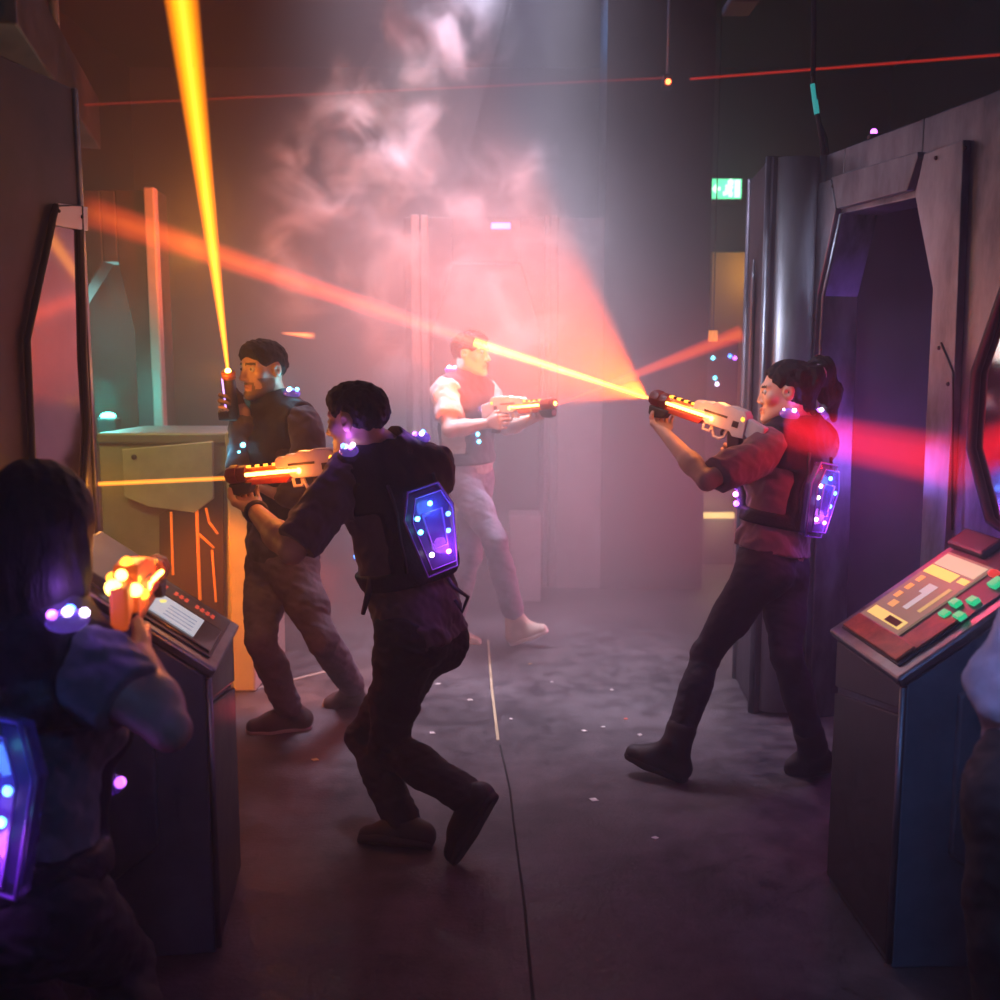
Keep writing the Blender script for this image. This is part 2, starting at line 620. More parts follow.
    if S.get('eyes', True):
        for q in (-1, 1):
            m = MB()
            m.ball(T(q * .031, .0745, .008), .0115 * s, 12)
            m.mi = 1
            m.ball(T(q * .031, .082, .008), .0062 * s, 10)
            m.build('eye', [pmat('eye_white', (.42, .39, .38), .4), pmat('iris', (.03, .02, .015), .15)], root)
    # ---- shirt
    sh = Field().join(tor)
    slv = S.get('sleeve', .62)
    for e in 'LR':
        a, b, c = J['sh' + e], J['el' + e], J['wr' + e]
        if slv <= 1:
            t = lerp(a, b, slv)
            sh.cap(a, t, .062 * s, .058 * s, .03)
        else:
            sh.cap(a, b, .058 * s, .05 * s, .03)
            sh.cap(b, lerp(b, c, slv - 1), .05 * s, .037 * s, .02)
    sh.off(S.get('shirt_off', .014)).disp(folds(.006, 30, S.get('seed', 0))).disp(folds(.003, 75, S.get('seed', 0) + 2))
    for e in 'LR':
        if slv <= 1:
            a, b = J['sh' + e], J['el' + e]
            o = lerp(a, b, slv); n = nrm(a - b)
            # cut the cuff only near its own arm
            sh.keep(lambda p, o=o, n=n, b=b: np.minimum(-((p - o) @ n), .16 - np.sqrt(((p - o - n * -.06) ** 2).sum(-1))), .004)
    hem = S.get('hem', .03)
    sh.plane(pel + upT * hem, upT)
    sh.cap(nb, hb + HR[2] * .1, .068 * s, .075 * s, .008, 's')
    so = sdf_obj('shirt', sh, h, S['shirt'], root)
    # ---- trousers
    tr = Field()
    tr.ecap(pel - upT * .02, pel + upT * .05, rp, hw * s, .105 * s, hw * s, .105 * s)
    for q in (-1, 1):
        tr.ball(pel - fwp * .04 + rp * .066 * q - upT * .05, (.088 if fem else .084) * s, .05)
    tr.join(legs)
    lo = S.get('loose', .012)
    for e in 'LR':
        b, c = J['kn' + e], J['an' + e]
        tr.cap(lerp(b, c, .45), lerp(b, c, .95), .05 * s, .046 * s + lo * .3, .03)
    fa = S.get('fold', 1.0)
    tr.off(lo).disp(folds(.0035 * fa, 26, S.get('seed', 0) + 4, (1, 1, 1.3))).disp(folds(.002 * fa, 70, S.get('seed', 0) + 1, (1, 1, 1.6)))
    tr.plane(pel + upT * .075, -upT)
    to = sdf_obj('trousers', tr, h, S['trousers'], root)
    # ---- shoes
    for e in 'LR':
        H, Tt = J['heel' + e], J['toe' + e]
        u = nrm(Tt - H); L = np.linalg.norm(Tt - H)
        n = J['an' + e] - H; n = nrm(n - u * (n @ u))
        w = np.cross(u, n)
        a, b, c = H + u * .035, H + u * L * .62, H + u * (L - .035)
        up = Field()
        up.cap(a + n * .038, b + n * .034, .037, .043, .02)
        up.cap(b + n * .034, c + n * .028, .044, .033, .02)
        up.cap(a + n * .05, lerp(a + n * .05, J['an' + e], .75), .038, .044, .03)
        up.cap(lerp(J['an' + e], b + n * .04, .1), b + n * .05, .036, .026, .03)
        if S.get('boots'):
            up.cap(J['an' + e], J['an' + e] + nrm(J['kn' + e] - J['an' + e]) * .05, .052, .056, .02)
        up.off(.002).plane(H + n * .012, n)
        uo = sdf_obj('shoe', up, min(h, .006), S['shoe'], root)
        sl = Field()
        sl.cap(a + n * .013, b + n * .013, .040, .048, .02)
        sl.cap(b + n * .013, c + n * .013, .048, .036, .02)
        sl.plane(H, n).plane(H + n * (.03 if S.get('boots') else .026), -n)
        sdf_obj('sole', sl, min(h, .005), S['sole'], uo)
        m = MB()
        for i in range(4):
            t = .28 + .1 * i
            p0 = H + u * L * (t + .08) 
            hh = .088 - .011 * i
            m.tube([p0 - w * .024 + n * (hh - .012), p0 + n * (hh - .003), p0 + w * .024 + n * (hh - .012)], .0035, 6)
        m.build('lace', S.get('lace', S['sole']), uo)
    S['_'] = dict(root=root, tor=tor, shm=shm, pel=pel, up=upT, rt=rt, fw=fw, nb=nb, hb=hb, HR=HR, hc=hc, s=s, h=h, J=J, T=T)
    return root

def hair_short(S, mat, fade=True):
    q = S['_']; f = Field(); s = q['s']; R = q['HR']; T = q['T']
    f.ell(T(0, -.014, .035), R, np.array([.081, .102, .087]) * s)
    f.ell(T(0, .03, .078), R, np.array([.058, .06, .038]) * s, .03)
    f.disp(folds(.0042, 95, 2.0, (1, 1, .6))).disp(folds(.003, 210, 5.0))
    n = nrm(R[2] * 1.0 - R[1] * .68)
    f.plane(T(0, 0, -.012), n, .01)
    f.ball(T(.0, .125, -.0), .072 * s, .02, 's')
    for k in (-1, 1):
        f.ell(T(k * .09, .012, -.005), R, np.array([.03, .026, .038]) * s, .01, 's')
    return sdf_obj('hair', f, min(q['h'], .005), mat, q['root'])

def vest(S, mat, strap_mat, panel=.125, drop=.40, belt=(-.40, -.335), straps=()):
    """harness vest: back and chest panel, shoulder yoke and waist belt"""
    q = S['_']; s = q['s']
    f = Field().join(q['tor'])
    f.off(.03).disp(folds(.003, 40, 9))
    o, R = q['shm'], np.array([q['rt'], q['fw'], q['up']])
    def region(p):
        l = (p - o) @ R.T / s
        x, z = np.abs(l[..., 0]), l[..., 2]
        bx = lambda hx, z0, z1: np.maximum(x - hx, np.maximum(z0 - z, z - z1))
        d = np.minimum(bx(panel, -drop, .2), bx(.4, belt[0], belt[1]))
        return smin(d, bx(.185, -.10, .2), .03)
    f.keep(region, .012)
    f.cap(q['nb'] - q['up'] * .02, q['hb'] + q['HR'][2] * .1, .074 * s, .085 * s, .012, 's')
    q['vest'] = f
    vo = sdf_obj('vest', f, q['h'], mat, q['root'])
    # seams, webbing and buckles
    m = MB()
    for sx in (-1, 1):
        pts = []
        for z in np.linspace(-.02, -drop * s + .03, 7):
            pts.append(surf(q, sx * .085, z, -1, .002))
        m.tube(pts, .006, 6)
    m.build('webbing', strap_mat, vo)
    return vo

def surf(q, x, z, side, lift=0.0, fld='vest'):
    """walk onto the vest from behind (side -1) or the front (side +1)"""
    o = q['shm'] + q['rt'] * x * q['s'] + q['up'] * z * q['s']
    d = np.array([0.0]); p = o + q['fw'] * side * .4
    for _ in range(60):
        d = q[fld].eval(p[None])[0]
        if d < .0015: break
        p = p - q['fw'] * side * max(d * .7, .001)
        if (p - o) @ (q['fw'] * side) < 0: break
    return p + q['fw'] * side * lift

def top_surf(q, x, y, lift=0.0):
    o = q['shm'] + q['rt'] * x * q['s'] + q['fw'] * y * q['s']
    p = o + q['up'] * .3
    for _ in range(60):
        d = q['vest'].eval(p[None])[0]
        if d < .0015: break
        p = p - q['up'] * max(d * .7, .001)
        if (p - o) @ q['up'] < -.1: break
    return p + q['up'] * lift

LEDC = {'b': (.08, .25, 1.0), 'c': (.12, .75, 1.0), 'p': (.55, .12, 1.0), 'w': (.85, .7, 1.0), 'm': (1.0, .25, .9), 't': (.1, .9, .75)}
def ledmat(c, k=1.0):
    return emat('led_%s_%.1f' % (c, k), LEDC[c], 9 * k)

def led_pack(S, x=0.0, z=-.2, size=1.0, seq='cbbwwmw', k=1.0, glow=1.2, tilt=0.0):
    """coffin shaped clear plastic case full of lamps on the back of the vest"""
    q = S['_']
    p = surf(q, x, z, -1, .0)
    Y = -q['fw']; Z = q['up']; 
    if tilt: Z = nrm(Z + q['rt'] * tilt)
    X = np.cross(Z, -Y) * 1.0
    X = nrm(np.cross(Y, Z)); Z = np.cross(X, Y)
    M = frame(p - Y * .008, X, Y, Z)
    w, hh, d = .098 * size, .145 * size, .05 * size
    out = [(-.62, 1), (.62, 1), (1, .42), (.62, -1), (-.62, -1), (-1, .42)]
    def ring(sc, y): return [M @ Vector((a * w * sc, y, b * hh * sc)) for a, b in out]
    m = MB()
    r0, r1, r2 = ring(1.0, 0), ring(1.0, d * .6), ring(.84, d)
    vs = [[m.bm.verts.new(v) for v in r] for r in (r0, r1, r2)]
    for A, B in ((vs[0], vs[1]), (vs[1], vs[2])):
        for i in range(6):
            m.bm.faces.new([A[i], A[(i + 1) % 6], B[(i + 1) % 6], B[i]])
    m.bm.faces.new(vs[2]); m.bm.faces.new(vs[0][::-1])
    pk = m.build('led_pack', CLEAR, q['root'], bevel=.006 * size)
    tag(pk, 'clear violet plastic pack with glowing lamps')
    m = MB()
    m.prism(ring(.9, .004), Y * .012)
    m.build('backing', pmat('pack_inner', (.03, .015, .09), .35), pk)
    m = MB()
    rr = [M @ Vector((a * w * .40, d * 1.02, b * hh * .42 + .004)) for a, b in [(-1, 1), (1, 1), (.75, -1), (-.75, -1)]]
    m.tube(rr, .0035 * size, 6, closed=True)
    rim = [M @ Vector((a * w * 1.0, d * .62, b * hh * 1.0)) for a, b in out]
    m.tube(rim, .004 * size, 6, closed=True)
    rim = [M @ Vector((a * w * .84, d * 1.0, b * hh * .84)) for a, b in out]
    m.tube(rim, .003 * size, 6, closed=True)
    m.build('rim', pmat('violet_rim', (.35, .2, .75), .15, spec=.9), pk)
    pos = [(0, .68), (-.66, .28), (-.5, -.12), (.66, .42), (.66, .08), (-.32, -.62), (.42, -.55)]
    for (a, b), c in zip(pos, seq):
        m = MB()
        m.ball((0, 0, 0), .0085 * size, 10, (1.15, .8, 1.0), None)
        bmesh.ops.transform(m.bm, matrix=M @ Matrix.Translation((a * w * .92, d * .97, b * hh * .92)), verts=m.bm.verts[:])
        m.build('led', ledmat(c, k), pk)
    if glow:
        for (a, b, c, e) in ((0, .5, 'b', .8), (-.3, -.45, 'p', 1.0)):
            light('pack_lamp', 'POINT', M @ Vector((a * w, d + .035, b * hh)), glow * e, LEDC[c], .03)
        light('pack_lamp', 'POINT', M @ Vector((0, d * .55, 0)), glow * .10, (.35, .2, 1), .02)
    return pk

def shoulder_light(S, x, seq='pwb', k=1.0, glow=.8, y=-.01, n=3):
    q = S['_']
    c0 = top_surf(q, x, y, 0)
    ax = nrm(q['fw'] - q['up'] * .15)
    m = MB()
    M = frame(c0, q['rt'], np.cross(q['up'], q['rt']), q['up'])
    m.ball(c0 + q['up'] * .0, .027, 14, (1, 1.5, .8), M.to_3x3().to_4x4())
    po = m.build('shoulder_light', DOME, q['root'])
    tag(po, 'clear dome on the shoulder with glowing lamps')
    for i in range(len(seq)):
        t = (i - (len(seq) - 1) / 2)
        c = c0 + nrm(q['up'] * .018 + q['fw'] * t * .016 + q['rt'] * (.012 if i % 2 else -.009)) * .022 + q['fw'] * t * .007
        m = MB(); m.ball(c, .0085, 10)
        m.build('led', ledmat(seq[i], k), po)
    if glow:
        light('shoulder_lamp', 'POINT', c0 + q['up'] * .055, glow, (.36, .12, 1) if 'p' in seq or 'm' in seq else LEDC['c'], .025)
    return po

def chest_lights(S, pts, k=1.0, glow=0.0):
    q = S['_']
    ps = [surf(q, x, z, 1, .008) for x, z, c in pts]
    m = MB()
    for p in ps: m.ball(p - q['fw'] * .006, .02, 10)
    po = m.build('chest_light', CLEAR, q['root'])
    for p, (x, z, c) in zip(ps, pts):
        m = MB(); m.ball(p + q['fw'] * .012, .011, 10); m.build('led', ledmat(c, k), po)
    if glow:
        light('chest_lamp', 'POINT', np.mean(ps, 0) + q['fw'] * .06, glow, LEDC[pts[0][2]], .03)

# ------------------------------------------------------------------ shared materials
CLEAR = pmat('clear_violet_plastic', (.25, .16, .6), rough=.12, alpha=.38, spec=.9, coat=.5)
DOME = pmat('violet_glow_dome', (.25, .14, .7), rough=.15, alpha=.6, spec=.9)
DOME.node_tree.nodes['Principled BSDF'].inputs['Emission Color'].default_value = (.28, .12, 1, 1)
DOME.node_tree.nodes['Principled BSDF'].inputs['Emission Strength'].default_value = .3  # spill of the lamps inside, put into the dome plastic as emission
black_cloth = pmat('black_cloth', (.012, .012, .016), .85, noise=.3, nscale=30, bump=.25, bscale=180, sheen=.2)
vest_cloth = pmat('vest_nylon', (.009, .009, .016), .6, spec=.3, noise=.3, nscale=25, bump=.3, bscale=140)
webbing = pmat('webbing', (.02, .018, .026), .5)
dark_shoe = pmat('dark_shoe', (.012, .012, .015), .6, noise=.2, nscale=40)
dark_sole = pmat('dark_sole', (.02, .02, .023), .7)
hair_dark = pmat('dark_hair', (.007, .005, .005), .7, spec=.25, noise=.4, nscale=60, bump=.5, bscale=160, stretch=(1, 1, .25))
shell_white = pmat('shell_white', (.62, .58, .56), .35, noise=.1, nscale=20)
gun_dark = pmat('gun_dark', (.03, .022, .024), .4, noise=.2, nscale=30)
gun_red = pmat('gun_red', (.45, .045, .015), .3)
metal = pmat('scuffed_metal', (.20, .21, .25), .40, 1.0, noise=.8, nscale=4.5, bump=.25, bscale=16, stretch=(1, 1, .35), rvar=.14)
metal_dark = pmat('dark_metal', (.10, .10, .12), .42, 1.0, noise=.35, nscale=2.5, bump=.15, bscale=12, rvar=.12)
painted_grey = pmat('painted_grey', (.055, .05, .066), .45, .3, noise=.55, nscale=4, bump=.12, bscale=10, rvar=.1)
painted_dark = pmat('painted_dark', (.045, .045, .055), .5, .2, noise=.35, nscale=3, bump=.15, bscale=12, rvar=.1)
black_tube = pmat('black_rubber', (.008, .008, .01), .5)
bolt_mat = pmat('bolt', (.05, .05, .055), .4, .8)
bl_panel = pmat('blue_grey_panel', (.10, .13, .19), .5, .3, noise=.25, nscale=4, bump=.1, bscale=14)
wall_mat = pmat('black_wall', (.035, .032, .04), .85, noise=.3, nscale=1.5)
ceil_mat = pmat('black_ceiling', (.025, .025, .03), .9)

# ------------------------------------------------------------------ the room
RX0, RX1, RY0, RY1, RZ = -3.4, 3.6, -1.6, 9.6, 4.3
def struct(name, lo, hi, m):
    o = MB().box(lo, hi).build(name, m)
    return tag(o, kind='structure')

fm = bpy.data.materials.new('worn_floor'); fm.use_nodes = True
nt = fm.node_tree; b = nt.nodes['Principled BSDF']
tc = nt.nodes.new('ShaderNodeTexCoord')
def fnoise(sc, det=6, ro=.6):
    n = nt.nodes.new('ShaderNodeTexNoise'); n.inputs['Scale'].default_value = sc; n.inputs['Detail'].default_value = det; n.inputs['Roughness'].default_value = ro
    nt.links.new(tc.outputs['Object'], n.inputs['Vector']); return n
n1, n2, n3 = fnoise(1.3), fnoise(9, 8, .7), fnoise(70, 3)
r1 = nt.nodes.new('ShaderNodeValToRGB'); r1.color_ramp.elements[0].position = .40; r1.color_ramp.elements[1].position = .62
r1.color_ramp.elements[0].color = (.026, .022, .028, 1); r1.color_ramp.elements[1].color = (.125, .11, .12, 1)
mx = nt.nodes.new('ShaderNodeMath'); mx.operation = 'MULTIPLY_ADD'; mx.inputs[1].default_value = .5
nt.links.new(n2.outputs['Fac'], mx.inputs[0])
ma = nt.nodes.new('ShaderNodeMath'); ma.operation = 'MULTIPLY'; ma.inputs[1].default_value = .5
nt.links.new(n1.outputs['Fac'], ma.inputs[0]); nt.links.new(ma.outputs[0], mx.inputs[2])
nt.links.new(mx.outputs[0], r1.inputs['Fac']); nt.links.new(r1.outputs['Color'], b.inputs['Base Color'])
mr = nt.nodes.new('ShaderNodeMapRange'); mr.inputs['From Min'].default_value = .35; mr.inputs['From Max'].default_value = .65; mr.inputs['To Min'].default_value = .45; mr.inputs['To Max'].default_value = .72; b.inputs['Specular IOR Level'].default_value = .25
nt.links.new(n2.outputs['Fac'], mr.inputs['Value']); nt.links.new(mr.outputs['Result'], b.inputs['Roughness'])
bp = nt.nodes.new('ShaderNodeBump'); bp.inputs['Strength'].default_value = .5; bp.inputs['Distance'].default_value = .004
nt.links.new(n3.outputs['Fac'], bp.inputs['Height']); nt.links.new(bp.outputs['Normal'], b.inputs['Normal'])

struct('floor', (RX0, RY0, -.1), (RX1, RY1, 0), fm)
struct('ceiling', (RX0, RY0, RZ), (RX1, RY1, RZ + .1), ceil_mat)
struct('wall_left', (RX0 - .1, RY0, 0), (RX0, RY1, RZ), wall_mat)
struct('wall_right', (RX1, RY0, 0), (RX1 + .1, RY1, RZ), wall_mat)
struct('wall_back', (RX0, RY1, 0), (RX1, RY1 + .1, RZ), wall_mat)
struct('wall_front', (RX0, RY0 - .1, 0), (RX1, RY0, RZ), wall_mat)

# dark full height partition in front of the back wall
a, c = P(604, 300, 7.0), P(709, 300, 7.0)
o = MB().box((a[0], 7.0, 0), (c[0], 7.5, RZ)).build('wall_partition', painted_dark)
tag(o, kind='structure')

# haze filling the hall
w = bpy.data.worlds.new('hall_air'); SC.world = w; w.use_nodes = True
nt = w.node_tree
for n in list(nt.nodes): nt.nodes.remove(n)
wo = nt.nodes.new('ShaderNodeOutputWorld'); bg = nt.nodes.new('ShaderNodeBackground'); bg.inputs['Color'].default_value = (0, 0, 0, 1)
vs_ = nt.nodes.new('ShaderNodeVolumeScatter'); vs_.inputs['Density'].default_value = .12; vs_.inputs['Anisotropy'].default_value = .25; vs_.inputs['Color'].default_value = (.96, .96, .98, 1)
def wmath(op, *v):
    n = nt.nodes.new('ShaderNodeMath'); n.operation = op
    for i, a_ in enumerate(v):
        if isinstance(a_, (int, float)): n.inputs[i].default_value = a_
        else: nt.links.new(a_, n.inputs[i])
    return n.outputs[0]
ge = nt.nodes.new('ShaderNodeNewGeometry'); sp = nt.nodes.new('ShaderNodeSeparateXYZ'); nt.links.new(ge.outputs['Position'], sp.inputs[0])
gx = wmath('MULTIPLY', wmath('ADD', sp.outputs[0], .15), 1 / 1.4)
gx = wmath('EXPONENT', wmath('MULTIPLY', wmath('MULTIPLY', gx, gx), -1.0))
my = nt.nodes.new('ShaderNodeMapRange'); my.interpolation_type = 'SMOOTHSTEP'
my.inputs['From Min'].default_value = 3.5; my.inputs['From Max'].default_value = 5.0
nt.links.new(sp.outputs[1], my.inputs['Value'])
mz_ = nt.nodes.new('ShaderNodeMapRange'); mz_.interpolation_type = 'SMOOTHSTEP'
mz_.inputs['From Min'].default_value = 3.0; mz_.inputs['From Max'].default_value = 1.8; mz_.inputs['To Min'].default_value = .05
nt.links.new(sp.outputs[2], mz_.inputs['Value'])
# thin everywhere, thick where the smoke hangs in the middle of the hall
nt.links.new(wmath('MULTIPLY_ADD', wmath('MULTIPLY', wmath('MULTIPLY', gx, mz_.outputs[0]), my.outputs[0]), 0.28, .035), vs_.inputs['Density'])
try: w.cycles.volume_step_size = 1.0
except Exception as e: print(e)
nt.links.new(bg.outputs[0], wo.inputs['Surface']); nt.links.new(vs_.outputs[0], wo.inputs['Volume'])

# ------------------------------------------------------------------ panels set up on a plane: polygons traced, given real thickness
class Plane:
    def __init__(s, o, e):
        s.o = np.array([o[0], o[1], 0.0]); s.e = nrm([e[0], e[1], 0]); s.z = np.array([0, 0, 1.0])
        s.n = np.cross(s.e, s.z)
        if s.n @ (np.array([0, 0, CH]) - s.o) < 0: s.n = -s.n      # n points to the camera side
    def at(s, px, py, lift=0.0):
        d = ray(px, py); c = np.array([0, 0, CH]); o = s.o + s.n * lift
        return c + d * (((o - c) @ s.n) / (d @ s.n))
    def poly(s, pix, t, lift=0.0, m=None, floor=()):
        m = m or MB()
        pts = [s.at(x, y, lift) for x, y in pix]
        for i in floor: pts[i][2] = 0.0
        m.prism(pts, s.n * t)
        return m

# ================================================================== right hand doorway partition
W = Plane((1.40, 4.28), (.24, -1.01))
t = thing('doorway_partition', W.at(900, 600) * np.array([1, 1, 0]), 'scuffed grey metal partition with a tapered black doorway behind the ponytailed player', 'partition')
top = 2.45
def wp(px, py): return W.at(px, py)
A0 = wp(818, 300); A1 = W.at(1075, 300)
def zz(p, z): q = p.copy(); q[2] = z; return q
op = [wp(842, 214), wp(920, 197), wp(940, 290), wp(934, 500)]
ol = [wp(842, 214), wp(823, 296), wp(819, 500)]
m = MB()
m.prism([zz(A0, 0), zz(A0, top), zz(op[0], top), op[0], ol[1], zz(ol[2], 0)], -W.n * .17)
m.prism([zz(op[0], top), zz(op[1], top), op[1], op[0]], -W.n * .17)
m.prism([zz(op[1], top), zz(A1, top), zz(A1, 0), zz(op[3], 0), op[2], op[1]], -W.n * .17)
m.build('frame_slab', metal, t, bevel=.006)
W.poly([(812, 187), (837, 180), (842, 210), (824, 294), (819, 365), (819, 500), (807, 500), (808, 365)], .03, .0, floor=(5, 6)).build('jamb_panel', metal, t, bevel=.004)
W.poly([(931, 154), (971, 140), (961, 400), (950, 560), (930, 560), (934, 400), (940, 289), (922, 196)], .03, 0, floor=(3, 4)).build('jamb_panel', metal, t, bevel=.004)
W.poly([(839, 177), (926, 152), (926, 158), (915, 191), (844, 209)], .035, 0).build('lintel_panel', metal, t, bevel=.004)
m = MB()
m.tube([W.at(841, 214, .012), W.at(823, 296, .012), W.at(819, 370, .012), zz(W.at(819, 370, .012), .02)], .008, 6)
m.tube([W.at(921, 198, .012), W.at(941, 290, .012), W.at(935, 400, .012), zz(W.at(935, 400, .012), .02)], .008, 6)
m.build('door_edging', metal, t)
for px, py in ((965, 148), (936, 158), (939, 348), (948, 384), (833, 186)):
    MB().ball(W.at(px, py, .03), .008, 8).build('bolt', bolt_mat, t)
m = MB(); m.tube([W.at(941, 343, .032), W.at(953, 372, .032), W.at(952, 530, .032)], .004, 6); m.build('panel_groove', black_tube, t)
# the dark passage behind the opening
m = MB()
e, n, z3 = W.e, W.n, W.z
b0, b1 = zz(ol[1], 0) + W.e * -.02, zz(op[2], 0) + W.e * .05
m.prism([b0 - n * .17, b0 - n * .17 + z3 * top, b0 - n * .20 + z3 * top - e * .02, b0 - n * .2 - e * .02], -n * .8)
m.prism([b1 - n * .17, b1 - n * .17 + z3 * top, b1 - n * .17 + z3 * top + e * .03, b1 - n * .17 + e * .03], -n * .8)
m.prism([b0 - n * .97, b0 - n * .97 + z3 * top, b1 - n * .97 + z3 * top, b1 - n * .97], -n * .03)
m.prism([b0 - n * .17 + z3 * 2.3, b0 - n * .97 + z3 * 2.3, b1 - n * .97 + z3 * 2.3, b1 - n * .17 + z3 * 2.3], z3 * .03)
m.build('passage', painted_dark, t)
# mirror window at the frame edge
FR = [(1006, 285), (976, 372), (971, 448), (990, 520), (1045, 560), (1060, 250)]
mt = thing('mirror_window', W.at(1000, 400, .02), 'black framed mirror window cut off by the right edge of the picture', 'window')
m = MB(); m.tube([W.at(x, y, .025) for x, y in FR], .017, 8, closed=True); m.build('window_frame', black_tube, mt)
W.poly(FR, .006, .006).build('mirror_pane', pmat('mirror_pane', (.55, .5, .55), .12, 1.0, noise=.2, nscale=5), mt)
# small lamp on the top edge
lt = thing('marker_lamp', zz(W.at(876, 140), top), 'tiny violet marker lamp on the top edge of the doorway partition', 'lamp')
p = zz(W.at(876, 140, -.03), top)
MB().box((p[0] - .03, p[1] - .02, top), (p[0] + .03, p[1] + .02, top + .018), bev=.004).build('base', painted_dark, lt)
MB().ball(p + np.array([-.01, 0, .026]), .014, 8).build('bulb', ledmat('p', .7), lt)

# pillar left of the doorway
t = thing('corner_pillar', (1.27, 4.6, 0), 'pale metal corner pillar standing left of the tapered doorway', 'pillar')
cA, cB = G(735, 678), G(753, 714)
cC = zz(A0, 0)
m = MB()
m.prism([cA, cB, cC - W.e * .0 + np.array([.0, .02, 0]), cA + np.array([.55, .1, 0])], (0, 0, top))
m.build('core', metal_dark, t, bevel=.01)
for q, rr in ((cA, .016), (lerp(cA, cB, .95), .02)):
    MB().tube([zz(q, 0), zz(q, top)], rr, 10).build('edge_trim', metal, t)
q = lerp(cA, cB, .45) - np.array([.012, 0, 0])
MB().tube([zz(q, .35), zz(q, 1.95), zz(q, 2.05)], [.012, .012, .003], 8).build('reflection_rod', metal, t)  # tall bright reflection on the pillar face, put in as a metal rod
f0, f1 = cB, cC
cm = lerp(f0, f1, .52); hw_ = np.linalg.norm(f1 - f0) * .40
ex = nrm(f1 - f0); en = np.array([ex[1], -ex[0], 0])
if en[1] > 0: en = -en
m = MB()
prof = [cm + ex * hw_ * math.cos(a_) + en * hw_ * .55 * math.sin(a_) for a_ in np.linspace(0, math.pi, 13)]
m.prism([zz(q, .02) for q in prof], (0, 0, top - .03))
o = m.build('half_round', pmat('brushed_steel', (.36, .36, .40), .5, 1.0, noise=.4, nscale=2, bump=.1, bscale=8, stretch=(1, 1, .3), rvar=.08), t)
for pgn in o.data.polygons: pgn.use_smooth = len(pgn.vertices) == 4
W2 = MB().tube([zz(f1 + en * .01, 0), zz(f1 + en * .01, top)], .018, 10).build('edge_trim', metal, t)

# ================================================================== left wall unit with mirror window
L0, L1 = np.array([-1.375, 3.36, 0]), np.array([-1.46, 2.88, 0])
V = Plane(L0, L0 - L1)
t = thing('wall_unit', L1, 'dark wall unit with an orange lit front edge at the left picture edge', 'partition')
MB().prism([L0, L1, L1 - V.n * .16, L0 - V.n * .16], (0, 0, top)).build('slab', painted_grey, t, bevel=.008)
MB().prism([L0 + V.n * .008, L0 - V.n * .168, L0 - V.n * .168 - V.e * -.02, L0 + V.n * .008 - V.e * -.02], (0, 0, top)).build('front_edge', metal, t, bevel=.004)
Q0 = L1 + np.array([.02, -.02, 0])
t2 = thing('side_partition', Q0, 'blue black side partition filling the far left picture edge', 'partition')
MB().prism([Q0, Q0 + np.array([-.04, -.9, 0]), Q0 + np.array([-.2, -.9, 0]), Q0 + np.array([-.2, 0, 0])], (0, 0, 2.4)).build('board', painted_dark, t2, bevel=.008)
mt = thing('mirror_window', V.at(60, 340), 'tapered mirror window with black frame on the left wall unit', 'window')
ML = [(56, 206), (27, 340), (33, 470), (30, 640), (76, 640), (88, 430), (84, 360), (80, 206)]
m = MB(); m.tube([V.at(x, y, .015) for x, y in ML], .011, 8, closed=True); m.build('window_frame', black_tube, mt)
V.poly(ML, .005, .004).build('mirror_pane', pmat('mirror_pane2', (.30, .24, .26), .1, 1.0, noise=.15, nscale=5), mt)
V.poly([(55, 203), (85, 207), (85, 231), (51, 225)], .012, .012).build('top_plate', pmat('pale_metal', (.5, .47, .5), .4, .8), mt, bevel=.003)
for x, y in ((59, 211), (82, 217)):
    MB().ball(V.at(x, y, .025), .006, 8).build('screw', bolt_mat, mt)

# ================================================================== gate on the far left
def gate(Y, px0, px1, ytop, label, posts, open_px, mt_, name='doorway_partition'):
    T = Plane((0, Y), (1, 0))
    a, b_ = T.at(px0, ytop), T.at(px1, ytop)
    t = thing(name, (a[0], Y, 0), label, 'partition')
    zt = a[2]
    oa = [T.at(*q) for q in open_px]
    m = MB()
    m.prism([zz(a, 0), a, zz(oa[0], zt), oa[0], oa[1], zz(oa[1], 0)], (0, .16, 0))
    m.prism([zz(oa[0], zt), zz(oa[3], zt), oa[3], oa[0]], (0, .16, 0))
    m.prism([zz(oa[3], zt), zz(b_, zt), zz(b_, 0), zz(oa[2], 0), oa[2], oa[3]], (0, .16, 0))
    m.build('frame_slab', mt_, t, bevel=.008)
    for q in posts:
        pa, pb = T.at(q[0], ytop), T.at(q[1], ytop)
        MB().box((pa[0], Y - .05, 0), (pb[0], Y + .02, zt + .01), bev=.01).build('post', q[2], t)
    return t, T
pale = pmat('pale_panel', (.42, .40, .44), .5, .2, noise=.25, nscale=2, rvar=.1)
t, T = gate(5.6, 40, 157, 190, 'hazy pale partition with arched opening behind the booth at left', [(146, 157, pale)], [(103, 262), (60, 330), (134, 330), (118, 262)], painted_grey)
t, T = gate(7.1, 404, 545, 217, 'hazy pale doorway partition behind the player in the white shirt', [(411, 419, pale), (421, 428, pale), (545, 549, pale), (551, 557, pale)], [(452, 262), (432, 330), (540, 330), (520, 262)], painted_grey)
a, c = T.at(558, 219), T.at(604, 219)
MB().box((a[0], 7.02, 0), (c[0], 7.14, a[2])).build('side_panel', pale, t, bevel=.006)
a = P(490, 226, 7.0); c = P(512, 226, 7.0)
lt = thing('strip_lamp', a, 'small blue strip lamp glowing through the smoke', 'lamp')
MB().box((a[0], 7.0, a[2] - .03), (c[0], 7.04, a[2] + .03), bev=.005).build('housing', painted_dark, lt)
MB().box((a[0] + .01, 6.985, a[2] - .018), (c[0] - .01, 7.0, a[2] + .018), bev=.004).build('tube', emat('blue_strip', (.2, .25, 1), 4), lt)
